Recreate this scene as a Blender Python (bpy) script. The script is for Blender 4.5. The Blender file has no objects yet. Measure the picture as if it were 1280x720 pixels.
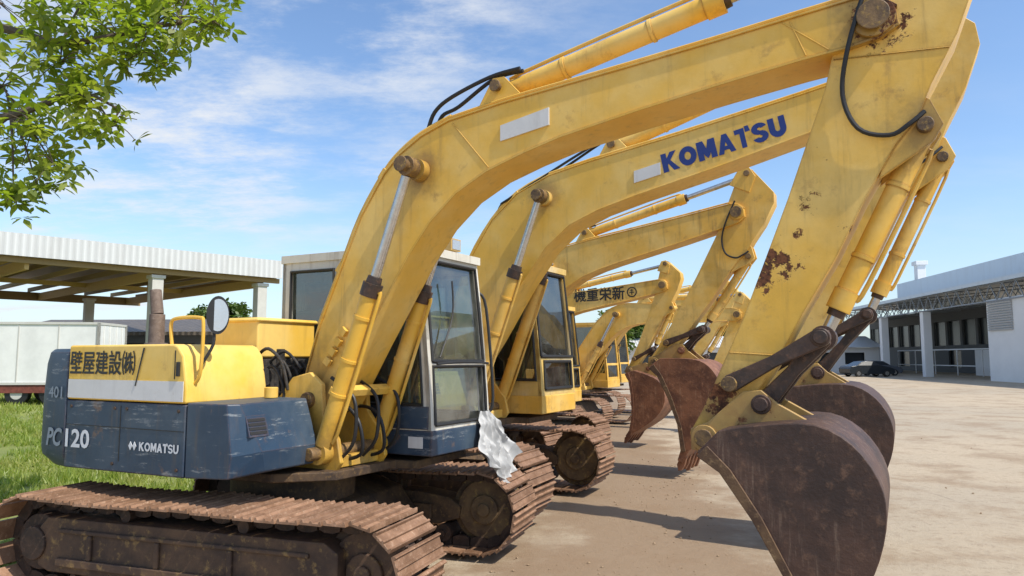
import bpy, math, random
import numpy as np
from mathutils import Vector, Matrix, noise as mnoise
random.seed(7)
R=math.radians
scene=bpy.context.scene
COL=scene.collection
# ------------------------------------------------------------------ materials
def newmat(name):
    m=bpy.data.materials.new(name); m.use_nodes=True
    nt=m.node_tree; nt.nodes.clear()
    out=nt.nodes.new('ShaderNodeOutputMaterial'); b=nt.nodes.new('ShaderNodeBsdfPrincipled')
    nt.links.new(b.outputs[0],out.inputs[0])
    return m,nt,b
def N(nt,t,**kw):
    n=nt.nodes.new(t)
    for k,v in kw.items(): setattr(n,k,v)
    return n
def noise_node(nt,vec,scale,detail=6,rough=.6,mapscale=None,off=None):
    if mapscale or off:
        mp=N(nt,'ShaderNodeMapping')
        if mapscale: mp.inputs['Scale'].default_value=mapscale
        if off: mp.inputs['Location'].default_value=off
        nt.links.new(vec,mp.inputs[0]); vec=mp.outputs[0]
    n=N(nt,'ShaderNodeTexNoise'); n.inputs['Scale'].default_value=scale
    n.inputs['Detail'].default_value=detail; n.inputs['Roughness'].default_value=rough
    nt.links.new(vec,n.inputs['Vector']); return n.outputs[0]
def ramp(nt,val,a,b,lo=0.,hi=1.):
    n=N(nt,'ShaderNodeMapRange'); n.inputs[1].default_value=a; n.inputs[2].default_value=b
    n.inputs[3].default_value=lo; n.inputs[4].default_value=hi; n.interpolation_type='SMOOTHSTEP'
    nt.links.new(val,n.inputs[0]); return n.outputs[0]
def mathn(nt,op,a,b=None,clamp=False):
    n=N(nt,'ShaderNodeMath',operation=op); n.use_clamp=clamp
    for i,x in enumerate((a,b)):
        if x is None: continue
        if isinstance(x,(int,float)): n.inputs[i].default_value=x
        else: nt.links.new(x,n.inputs[i])
    return n.outputs[0]
def mix(nt,fac,a,b,mode='MIX'):
    n=N(nt,'ShaderNodeMix',data_type='RGBA',blend_type=mode)
    for idx,x in ((0,fac),(6,a),(7,b)):
        if isinstance(x,(int,float)): n.inputs[idx].default_value=x
        elif isinstance(x,(tuple,list)): n.inputs[idx].default_value=(*x[:3],1)
        else: nt.links.new(x,n.inputs[idx])
    return n.outputs[2]
def objvec(nt):
    return N(nt,'ShaderNodeTexCoord').outputs['Object']
def bump(nt,b,h,strength=.3,dist=.01):
    n=N(nt,'ShaderNodeBump'); n.inputs['Strength'].default_value=strength; n.inputs['Distance'].default_value=dist
    nt.links.new(h,n.inputs['Height']); nt.links.new(n.outputs[0],b.inputs['Normal'])
def setc(b,nt,name,x):
    if isinstance(x,(int,float)): b.inputs[name].default_value=x
    elif isinstance(x,(tuple,list)): b.inputs[name].default_value=(*x[:3],1)
    else: nt.links.new(x,b.inputs[name])
RUST1=(.045,.017,.009); RUST2=(.20,.075,.03)
def paint(name,col,rust=.5,dirt=.5,rough=.46,spots=(),edge=False,seed=0.,fade=(.84,.66,.28),fadeamt=.45,scuff=0.,stains=()):
    m,nt,b=newmat(name); v=objvec(nt)
    o=(seed,seed*1.7,seed*.6)
    big=noise_node(nt,v,1.5,5,.6,off=o)
    c=mix(nt,ramp(nt,big,.38,.68,0,fadeamt),col,fade)
    c=mix(nt,ramp(nt,noise_node(nt,v,5,7,.7,off=o),.35,.8,0,.35*dirt+.08),c,tuple(x*.45 for x in col))
    st=noise_node(nt,v,1.0,6,.65,mapscale=(11,11,1.1),off=o)
    c=mix(nt,ramp(nt,st,.52,.78,0,.8*dirt),c,(.15,.095,.045))
    fine=noise_node(nt,v,34,6,.75,off=o)
    mid=noise_node(nt,v,4.2,9,.72,off=(seed+3,1,2))
    if scuff:
        sc=noise_node(nt,v,1.0,7,.75,mapscale=(3,3,22),off=(seed,5,1)); c=mix(nt,mathn(nt,'MULTIPLY',ramp(nt,sc,.56,.63,0,scuff),ramp(nt,mid,.40,.58)),c,(.34,.36,.36))
    for (p,r) in stains:
        d=N(nt,'ShaderNodeVectorMath',operation='DISTANCE'); nt.links.new(v,d.inputs[0]); d.inputs[1].default_value=p
        f=mathn(nt,'ADD',mathn(nt,'MULTIPLY',d.outputs['Value'],-1./r),mathn(nt,'MULTIPLY',mid,1.6)); c=mix(nt,ramp(nt,f,-.25,.55,0,.6),c,(.14,.085,.04))
    rm=ramp(nt,mid,.74-.14*rust,.78-.12*rust)
    rm2=ramp(nt,fine,.72-.06*rust,.75-.05*rust,0,.9)
    rm=mathn(nt,'MAXIMUM',rm,rm2)
    c=mix(nt,ramp(nt,mid,.62-.14*rust,.74-.14*rust,0,.4),c,(.30,.15,.05))
    if edge:
        bv=N(nt,'ShaderNodeBevel'); bv.samples=2; bv.inputs['Radius'].default_value=.018
        g=N(nt,'ShaderNodeNewGeometry')
        d=N(nt,'ShaderNodeVectorMath',operation='DOT_PRODUCT'); nt.links.new(bv.outputs[0],d.inputs[0]); nt.links.new(g.outputs['Normal'],d.inputs[1])
        e=mathn(nt,'SUBTRACT',1.0,d.outputs['Value'])
        e=mathn(nt,'ADD',mathn(nt,'MULTIPLY',e,4.0),mathn(nt,'SUBTRACT',mid,.62))
        em=ramp(nt,e,.18,.34,0,.9*min(1,rust+.2)); rm=mathn(nt,'MAXIMUM',rm,em)
    for (p,r) in spots:
        d=N(nt,'ShaderNodeVectorMath',operation='DISTANCE'); nt.links.new(v,d.inputs[0]); d.inputs[1].default_value=p
        f=mathn(nt,'SUBTRACT',r,d.outputs['Value']); f=mathn(nt,'ADD',mathn(nt,'MULTIPLY',f,2.2/r*.5),mathn(nt,'MULTIPLY',mathn(nt,'SUBTRACT',noise_node(nt,v,13,7,.75),.55),5.0))
        rm=mathn(nt,'MAXIMUM',rm,ramp(nt,f,.25,.5))
    rc=mix(nt,ramp(nt,fine,.35,.65),RUST1,RUST2)
    c=mix(nt,rm,c,rc)
    setc(b,nt,'Base Color',c)
    r=mathn(nt,'ADD',mathn(nt,'MULTIPLY',rm,.4),ramp(nt,big,.3,.7,rough-.06,rough+.16),clamp=True)
    setc(b,nt,'Roughness',r)
    bump(nt,b,mathn(nt,'ADD',mathn(nt,'MULTIPLY',rm,-.35),mathn(nt,'ADD',mathn(nt,'MULTIPLY',fine,.25),mathn(nt,'MULTIPLY',big,1.2))),.4,.007)
    return m
def rusty(name,c1,c2,c3,island=False,rough=.75,scale=6,b_s=.5,metal=0.,streak=None):
    m,nt,b=newmat(name); v=objvec(nt)
    n1=noise_node(nt,v,scale,8,.7); n2=noise_node(nt,v,scale*5,6,.7,off=(3,3,3))
    c=mix(nt,ramp(nt,n1,.35,.65),c1,c2); c=mix(nt,ramp(nt,n2,.52,.72,0,.8),c,c3)
    if streak:
        s=noise_node(nt,v,1.,7,.7,mapscale=(26,26,2.2),off=(1,4,2)); c=mix(nt,mathn(nt,'MULTIPLY',ramp(nt,s,.54,.66,0,.75),ramp(nt,n1,.40,.60)),c,streak)
    if island:
        g=N(nt,'ShaderNodeNewGeometry'); c=mix(nt,ramp(nt,g.outputs['Random Per Island'],0,1,0,.5),c,tuple(x*.45 for x in c1))
    setc(b,nt,'Base Color',c); setc(b,nt,'Roughness',rough); setc(b,nt,'Metallic',metal)
    bump(nt,b,n2,b_s,.008); return m
def plain(name,col,rough=.6,metal=0.,var=.25,scale=8,bs=.15):
    m,nt,b=newmat(name); v=objvec(nt); n=noise_node(nt,v,scale,7,.65)
    c=mix(nt,ramp(nt,n,.3,.75,0,var),col,tuple(x*.5 for x in col))
    setc(b,nt,'Base Color',c); setc(b,nt,'Roughness',rough); setc(b,nt,'Metallic',metal); bump(nt,b,n,bs,.01); return m
def glassmat(name,tint=(.46,.60,.58),dirt=.14):
    m=bpy.data.materials.new(name); m.use_nodes=True; nt=m.node_tree; nt.nodes.clear()
    out=N(nt,'ShaderNodeOutputMaterial'); tr=N(nt,'ShaderNodeBsdfTransparent'); gl=N(nt,'ShaderNodeBsdfGlossy'); df=N(nt,'ShaderNodeBsdfDiffuse')
    tr.inputs[0].default_value=(*tint,1); gl.inputs['Roughness'].default_value=.02; df.inputs[0].default_value=(.38,.38,.33,1)
    fr=N(nt,'ShaderNodeFresnel'); fr.inputs[0].default_value=1.7
    m1=N(nt,'ShaderNodeMixShader'); nt.links.new(mathn(nt,'ADD',fr.outputs[0],.12),m1.inputs[0]); nt.links.new(tr.outputs[0],m1.inputs[1]); nt.links.new(gl.outputs[0],m1.inputs[2])
    m2=N(nt,'ShaderNodeMixShader'); v=objvec(nt); nt.links.new(ramp(nt,noise_node(nt,v,3,8,.7),.35,.8,.02,dirt*2),m2.inputs[0])
    nt.links.new(m1.outputs[0],m2.inputs[1]); nt.links.new(df.outputs[0],m2.inputs[2]); nt.links.new(m2.outputs[0],out.inputs[0]); return m
YEL=(.79,.455,.055)
M={}
M['yel']=paint('yellow_paint_worn',YEL,rust=.42,dirt=.5,stains=[((.6,-.3,1.1),.5)])
M['yelarm']=paint('yellow_paint_arm',YEL,rust=.50,dirt=.6,seed=4,edge=True,stains=[((3.6,-.25,1.5),.35),((4.65,-.2,2.95),.25)],spots=[((3.92,-.25,2.27),.15),((3.84,-.25,2.2),.08),((4.08,-.25,2.62),.09),((4.3,-.25,2.45),.06),((4.02,-.25,2.45),.05),((3.58,-.25,1.5),.2),((4.45,-.25,3.55),.2)])
M['yelboom']=paint('yellow_paint_boom',YEL,rust=.30,dirt=.46,seed=8,edge=True,stains=[((1.45,-.3,3.1),.22),((.45,-.3,1.5),.5),((4.45,-.3,3.6),.3)],spots=[((4.5,-.31,3.6),.2),((.45,-.31,1.5),.1)])
M['yelboom2']=paint('yellow_paint_second_boom',(.79,.465,.065),rust=.30,dirt=.42,seed=21,stains=[((1.66,-.3,3.6),.25)])
M['yel2']=paint('yellow_paint_old',(.75,.43,.065),rust=.5,dirt=.65,seed=12)
M['paleyel']=paint('pale_cab_yellow',(.66,.45,.13),rust=.45,dirt=.75,seed=15,fade=(.66,.58,.40),fadeamt=.7)
M['yelhood']=paint('yellow_cover_paint',(.82,.50,.065),rust=.2,dirt=.3,seed=5)
M['blue']=paint('blue_paint_faded',(.018,.045,.085),rust=.34,dirt=.55,seed=2,fade=(.085,.115,.14),fadeamt=.7,edge=True,scuff=.6)
M['cream']=paint('cream_cab_paint',(.62,.59,.50),rust=.25,dirt=.7,seed=6,fade=(.66,.65,.60))
M['white']=paint('white_faded_sticker',(.66,.65,.62),rust=0,dirt=.25,seed=3,fade=(.7,.7,.7))
M['letter_black']=plain('black_lettering',(.02,.02,.02),.5)
M['letter_white']=plain('white_lettering',(.7,.72,.74),.5)
M['letter_grey']=plain('grey_lettering',(.24,.29,.34),.5,var=.6,scale=14)
M['letter_blue']=plain('blue_lettering',(.012,.035,.20),.4)
M['track']=rusty('rusty_track_steel',(.20,.105,.055),(.35,.20,.12),(.50,.34,.23),island=True,rough=.65)
M['trackd']=rusty('dark_greasy_rust',(.025,.016,.012),(.065,.036,.022),(.12,.068,.042))
M['sidefr']=rusty('dusty_side_frame',(.045,.026,.018),(.11,.062,.034),(.27,.17,.06),scale=2.6)
M['dirtyel']=rusty('muddy_yellow_steel',(.06,.034,.02),(.17,.105,.045),(.34,.22,.06),scale=4)
M['deck']=rusty('oily_brown_deck',(.04,.024,.015),(.11,.065,.03),(.22,.13,.045),scale=5)
M['bucket']=rusty('bucket_brown_rust',(.040,.022,.016),(.090,.045,.029),(.16,.085,.05),scale=2.6,rough=.6,b_s=.8,streak=(.19,.125,.085))
M['bucketr']=rusty('bucket_red_rust',(.10,.038,.02),(.23,.095,.045),(.34,.16,.08),scale=2.6,rough=.65,b_s=.8,streak=(.30,.17,.10))
M['brim']=rusty('bucket_rim_rust',(.07,.035,.02),(.15,.085,.04),(.30,.19,.09),scale=5)
M['bucky']=paint('bucket_yellow_remains',(.50,.30,.07),rust=1.05,dirt=1.0,seed=9,fade=(.3,.2,.1),fadeamt=.6)
M['link']=rusty('linkage_steel',(.028,.019,.015),(.08,.042,.026),(.16,.08,.045),scale=5,rough=.5)
M['pincap']=rusty('worn_pin_cap',(.06,.035,.02),(.22,.13,.05),(.50,.31,.06),scale=7,rough=.55)
M['chrome']=plain('chrome_rod',(.62,.6,.57),.25,.85,var=.45,scale=20)
M['rubber']=plain('black_hose_rubber',(.015,.015,.016),.5)
M['black']=plain('black_trim',(.02,.02,.02),.55)
M['seat']=plain('dark_seat_vinyl',(.05,.05,.055),.6)
M['glass']=glassmat('cab_glass')
M['glassd']=glassmat('dark_cab_glass',(.20,.26,.26),.08)
M['engine']=rusty('oily_engine',(.012,.012,.012),(.05,.045,.04),(.12,.09,.06),scale=9)
M['exhaust']=rusty('exhaust_rust',(.12,.085,.065),(.20,.15,.12),(.27,.21,.17),scale=8)
M['cloth']=plain('grey_plastic_sheet',(.50,.50,.49),.6,var=.5,scale=9)
M['mirror']=plain('mirror_glass',(.62,.65,.68),.22,.6,var=.15)
M['amber']=plain('lamp_body',(.58,.38,.12),.4,var=.4)
# ------------------------------------------------------------------ mesh builder
class MB:
    def __init__(s): s.v=[];s.f=[];s.m=[]
    def add(s,vs,fs,mi=0):
        o=len(s.v); s.v+= [tuple(p) for p in vs]; s.f+=[tuple(i+o for i in f) for f in fs]; s.m+=[mi]*len(fs)
    def prism(s,poly,y0,y1,mi=0):
        n=len(poly); A=sum(poly[i][0]*poly[(i+1)%n][1]-poly[(i+1)%n][0]*poly[i][1] for i in range(n))
        if A<0: poly=poly[::-1]
        vs=[(x,y0,z) for x,z in poly]+[(x,y1,z) for x,z in poly]
        fs=[tuple(range(n)),tuple(range(2*n-1,n-1,-1))]+[(i,i+n,(i+1)%n+n,(i+1)%n) for i in range(n)]
        s.add(vs,fs,mi)
    def loft(s,poly,levels,mi=0):
        n=len(poly); A=sum(poly[i][0]*poly[(i+1)%n][1]-poly[(i+1)%n][0]*poly[i][1] for i in range(n))
        if A<0: poly=poly[::-1]
        vs=[]
        for z,ins in levels:
            for i in range(n):
                p=Vector(poly[i]); a=Vector(poly[i-1]); b=Vector(poly[(i+1)%n]); d1=(p-a).normalized(); d2=(b-p).normalized(); nn=Vector((-(d1.y+d2.y),d1.x+d2.x)).normalized(); vs.append((p.x+nn.x*ins,p.y+nn.y*ins,z))
        L=len(levels); fs=[tuple(range(n-1,-1,-1)),tuple(range((L-1)*n,L*n))]
        for l in range(L-1): fs+=[(l*n+i,l*n+(i+1)%n,(l+1)*n+(i+1)%n,(l+1)*n+i) for i in range(n)]
        s.add(vs,fs,mi)
    def vprism(s,poly,z0,z1,mi=0): s.loft(poly,[(z0,0),(z1,0)],mi)
    def box(s,a,b,mi=0,rot=None,c=None):
        x0,y0,z0=a;x1,y1,z1=b
        vs=[Vector(p) for p in ((x0,y0,z0),(x1,y0,z0),(x1,y1,z0),(x0,y1,z0),(x0,y0,z1),(x1,y0,z1),(x1,y1,z1),(x0,y1,z1))]
        if rot is not None:
            cc=Vector(c) if c is not None else Vector(((x0+x1)/2,(y0+y1)/2,(z0+z1)/2)); vs=[rot@(p-cc)+cc for p in vs]
        s.add(vs,[(3,2,1,0),(4,5,6,7),(0,1,5,4),(1,2,6,5),(2,3,7,6),(3,0,4,7)],mi)
    def cyl(s,p0,p1,r0,r1=None,n=20,mi=0):
        r1=r0 if r1 is None else r1; p0=Vector(p0);p1=Vector(p1); d=(p1-p0).normalized()
        a=d.orthogonal().normalized(); b=d.cross(a)
        vs=[p0+(a*math.cos(t)+b*math.sin(t))*r0 for t in [2*math.pi*i/n for i in range(n)]]+[p1+(a*math.cos(t)+b*math.sin(t))*r1 for t in [2*math.pi*i/n for i in range(n)]]
        s.add(vs,[tuple(range(n-1,-1,-1)),tuple(range(n,2*n))]+[(i,(i+1)%n,(i+1)%n+n,i+n) for i in range(n)],mi)
    def ycyl(s,x,z,y0,y1,r,n=20,mi=0,r1=None): s.cyl((x,y0,z),(x,y1,z),r,r1,n,mi)
    def tube(s,pts,r,n=8,mi=0,smooth=4,taper=None):
        P=[Vector(p) for p in pts]
        if smooth>1 and len(P)>2:
            Q=[]
            for i in range(len(P)-1):
                p0=P[max(i-1,0)];p1=P[i];p2=P[i+1];p3=P[min(i+2,len(P)-1)]
                for k in range(smooth):
                    t=k/smooth
                    Q.append(.5*((2*p1)+(-p0+p2)*t+(2*p0-5*p1+4*p2-p3)*t*t+(-p0+3*p1-3*p2+p3)*t**3))
            Q.append(P[-1]); P=Q
        prev=None; vs=[]
        for i,p in enumerate(P):
            d=(P[min(i+1,len(P)-1)]-P[max(i-1,0)])
            if d.length<1e-9: d=Vector((0,0,1))
            d.normalize()
            if prev is None: a=d.orthogonal().normalized()
            else:
                a=prev-d*prev.dot(d); a=a.normalized() if a.length>1e-6 else d.orthogonal().normalized()
            prev=a; b=d.cross(a); rr=r if taper is None else r+(taper-r)*i/(len(P)-1)
            vs+=[p+(a*math.cos(2*math.pi*k/n)+b*math.sin(2*math.pi*k/n))*rr for k in range(n)]
        fs=[tuple(range(n-1,-1,-1)),tuple(range((len(P)-1)*n,len(P)*n))]
        for i in range(len(P)-1):
            for k in range(n): fs.append((i*n+k,i*n+(k+1)%n,(i+1)*n+(k+1)%n,(i+1)*n+k))
        s.add(vs,fs,mi)
    def wall(s,fn,holes,th,mi=0,extra_u=(),extra_v=()):
        us=sorted({0.,1.,*extra_u,*[h[0] for h in holes],*[h[2] for h in holes]}); vs=sorted({0.,1.,*extra_v,*[h[1] for h in holes],*[h[3] for h in holes]})
        th=Vector(th)
        def solid(i,j):
            if i<0 or j<0 or i>=len(us)-1 or j>=len(vs)-1: return False
            a=(us[i]+us[i+1])/2;b=(vs[j]+vs[j+1])/2
            return not any(h[0]<a<h[2] and h[1]<b<h[3] for h in holes)
        for i in range(len(us)-1):
            for j in range(len(vs)-1):
                if not solid(i,j): continue
                c=[Vector(fn(u,v)) for u,v in ((us[i],vs[j]),(us[i+1],vs[j]),(us[i+1],vs[j+1]),(us[i],vs[j+1]))]
                d=[p+th for p in c]
                s.add(c,[(0,1,2,3)],mi); s.add(d,[(3,2,1,0)],mi)
                for k,(di,dj) in enumerate(((0,-1),(1,0),(0,1),(-1,0))):
                    if not solid(i+di,j+dj): s.add([c[k],c[(k+1)%4],d[(k+1)%4],d[k]],[(3,2,1,0)],mi)
    def obj(s,name,mats,parent=None,bevel=0,xf=None,label=None,smooth=True,ang=30,segs=2):
        vs=s.v if xf is None else [tuple(xf(Vector(p))) for p in s.v]
        me=bpy.data.meshes.new(name); me.from_pydata(vs,[],s.f); 
        if not isinstance(mats,(list,tuple)): mats=[mats]
        for m in mats: me.materials.append(M[m] if isinstance(m,str) else m)
        me.polygons.foreach_set('material_index',s.m)
        if smooth:
            me.polygons.foreach_set('use_smooth',[True]*len(s.f)); me.set_sharp_from_angle(angle=R(ang))
        me.update()
        o=bpy.data.objects.new(name,me); COL.objects.link(o)
        if parent: o.parent=parent
        if bevel:
            w=o.modifiers.new('bevel','BEVEL'); w.width=bevel; w.segments=segs; w.limit_method='ANGLE'; w.angle_limit=R(34); w.use_clamp_overlap=True
            if smooth: w.harden_normals=True
        if label: o['label']=label
        return o
def empty(name,loc,rotz,label,cat,group=None):
    e=bpy.data.objects.new(name,None); e.empty_display_size=.3; COL.objects.link(e); e.location=loc; e.rotation_euler=(0,0,rotz)
    e['label']=label; e['category']=cat
    if group: e['group']=group
    return e
def textmesh(body,w,h,x0,y,z0,ang,mat,parent,name='lettering',off=.0,shear=0.,bold=0.):
    c=bpy.data.curves.new('t','FONT'); c.body=body; c.offset=off; c.resolution_u=3; c.shear=shear
    o=bpy.data.objects.new('t',c); COL.objects.link(o); bpy.context.view_layer.update()
    dg=bpy.context.evaluated_depsgraph_get(); src=bpy.data.meshes.new_from_object(o.evaluated_get(dg))
    co=[v.co.copy() for v in src.vertices]; fs=[tuple(p.vertices) for p in src.polygons]
    bpy.data.objects.remove(o)
    if not co: return None
    xs=[p.x for p in co]; ys=[p.y for p in co]; mx,my=min(xs),min(ys); sx=w/(max(xs)-mx); sy=h/(max(ys)-my)
    ca,sa=math.cos(ang),math.sin(ang)
    mb=MB()
    shifts=[(0,0)] if not bold else [(0,0),(bold,0),(bold*.5,bold*.5),(bold*.5,-bold*.5)]
    for q,(dx,dz) in enumerate(shifts):
        mb.add([(x0+dx+(p.x-mx)*sx*ca-(p.y-my)*sy*sa, y-.0003*q, z0+dz+(p.x-mx)*sx*sa+(p.y-my)*sy*ca) for p in co],fs)
    return mb.obj(name,mat,parent,smooth=False)
def blockword(w,h,x0,y,z0,ang,mat,parent,S=.28):
    items=[]
    def arcp(cx,cz,rx,rz,a0,a1,n=14): return [(cx+rx*math.cos(R(a0+(a1-a0)*i/n)),cz+rz*math.sin(R(a0+(a1-a0)*i/n))) for i in range(n+1)]
    def ring(cx,cz,rx,rz,a0,a1,n=16,k=.88):
        o=arcp(cx,cz,rx,rz,a0,a1,n); i_=arcp(cx,cz,rx-S,rz-S*k,a0,a1,n); return [[o[j],o[j+1],i_[j+1],i_[j]] for j in range(n)]
    x=0.
    def put(polys,wd):
        nonlocal x
        for p in polys: items.append([(x+a,b) for a,b in p])
        x+=wd+.07
    put([[(0,0),(S,0),(S,1),(0,1)],[(S,.36),(S,.70),(.58,1),(.95,1)],[(S+.04,.42),(.42,.70),(1.0,0),(.63,0)]],.98)
    put(ring(.52,.5,.52,.50,0,360,32),1.04)
    put([[(0,0),(S,0),(S,.62),(0,1)],[(0,1),(S+.06,1),(.54,.56),(.54,.05),(.40,.20)],[(1.08,1),(1.02-S,1),(.54,.56),(.54,.05),(.68,.20)],[(1.08,0),(1.08-S,0),(1.08-S,.62),(1.08,1)]],1.08)
    put([[(0,0),(.30,0),(.64,1),(.36,1)],[(1.0,0),(.70,0),(.36,1),(.64,1)],[(.27,.18),(.73,.18),(.66,.38),(.34,.38)]],1.0)
    put([[(0,.76),(.55,.76),(.55,1),(0,1)],[(.60,.76),(.88,.76),(.82,1.06),(.60,1.06)],[(.27,0),(.55,0),(.55,.76),(.27,.76)]],.86)
    put(ring(.43,.70,.43,.30,15,270,12,.72)+ring(.43,.30,.43,.30,-165,90,12,.72),.86)
    put([[(0,.42),(S,.42),(S,1),(0,1)],[(.92-S,.42),(.92,.42),(.92,1),(.92-S,1)]]+ring(.46,.42,.46,.42,180,360,14),.92)
    W=x-.07; ca,sa=math.cos(ang),math.sin(ang); mb=MB(); sx=w/W
    for i,p in enumerate(items):
        A=sum(p[k][0]*p[(k+1)%len(p)][1]-p[(k+1)%len(p)][0]*p[k][1] for k in range(len(p)))
        if A<0: p=p[::-1]
        mb.add([(x0+a*sx*ca-b*h*sa,y-.00015*(i%7),z0+a*sx*sa+b*h*ca) for a,b in p],[tuple(range(len(p)))])
    return mb.obj('lettering',mat,parent,smooth=False)
def sim(pts,a,b,a2,b2):
    A,B,A2,B2=[complex(*p) for p in (a,b,a2,b2)]; k=(B2-A2)/(B-A)
    return [((A2+(complex(*p)-A)*k).real,(A2+(complex(*p)-A)*k).imag) for p in pts]
def cat2(P,n=3):
    Q=[]
    for i in range(len(P)-1):
        p0=Vector(P[max(i-1,0)]);p1=Vector(P[i]);p2=Vector(P[i+1]);p3=Vector(P[min(i+2,len(P)-1)])
        for k in range(n):
            t=k/n; q=.5*((2*p1)+(-p0+p2)*t+(2*p0-5*p1+4*p2-p3)*t*t+(-p0+3*p1-3*p2+p3)*t**3); Q.append((q.x,q.y))
    Q.append(tuple(P[-1])); return Q
# ------------------------------------------------------------------ excavator data (metres, machine frame)
FOOT=(.52,1.43);TIP=(4.45,3.6);PIN=(3.48,1.29);TOOTH=(4.05,.02)
B1O=[(0.36,1.42),(0.36,1.52),(0.51,1.99),(0.72,2.44),(0.90,2.82),(1.12,3.13),(1.26,3.26),(1.45,3.37),(1.69,3.45),(2.14,3.51),(2.58,3.55),(3.02,3.59),(3.63,3.65),(4.08,3.70),(4.36,3.73),(4.48,3.71),(4.56,3.64)]
B1I=[(4.57,3.55),(4.48,3.50),(4.32,3.47),(4.07,3.445),(3.62,3.385),(3.12,3.31),(2.57,3.215),(2.28,3.14),(2.00,3.05),(1.75,2.92),(1.53,2.73),(1.34,2.49),(1.12,2.15),(0.92,1.84),(0.75,1.56),(0.62,1.35),(.48,1.3)]
B1IW=[(4.56,3.53),(4.48,3.47),(4.32,3.43),(4.07,3.38),(3.62,3.29),(3.12,3.20),(2.57,3.10),(2.28,3.04),(2.00,2.96),(1.75,2.84),(1.53,2.68),(1.36,2.47),(1.15,2.13),(0.94,1.81),(0.76,1.54),(0.62,1.35),(.48,1.3)]
ARM=[(4.42,4.18),(4.50,4.27),(4.60,4.24),(4.93,3.92),(4.95,3.76),(4.84,3.45),(4.71,3.2),(4.64,3.03),(4.53,2.90),(4.37,2.62),(4.21,2.3),(4.03,2.0),(3.86,1.69),(3.69,1.44),(3.58,1.27),(3.48,1.19),(3.40,1.22),(3.38,1.31),(3.46,1.45),(3.71,1.99),(3.97,2.65),(4.19,3.26),(4.27,3.6)]
CURV=cat2([(4.03,.3),(4.14,.36),(4.28,.58),(4.37,.78),(4.41,.99),(4.38,1.16),(4.27,1.32),(4.10,1.41),(3.85,1.40),(3.62,1.36)],3)
BSIDE=[(3.50,1.22),(3.62,1.14),(3.78,.91),(3.94,.62)]+CURV
BBACK=[(4.03,.28)]+CURV[1:]+[(3.50,1.24)]
EAR=[(3.40,1.22),(3.40,1.34),(3.50,1.38),(3.70,1.56),(3.80,1.57),(3.88,1.50),(4.04,1.41),(3.62,1.32),(3.52,1.20)]
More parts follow.
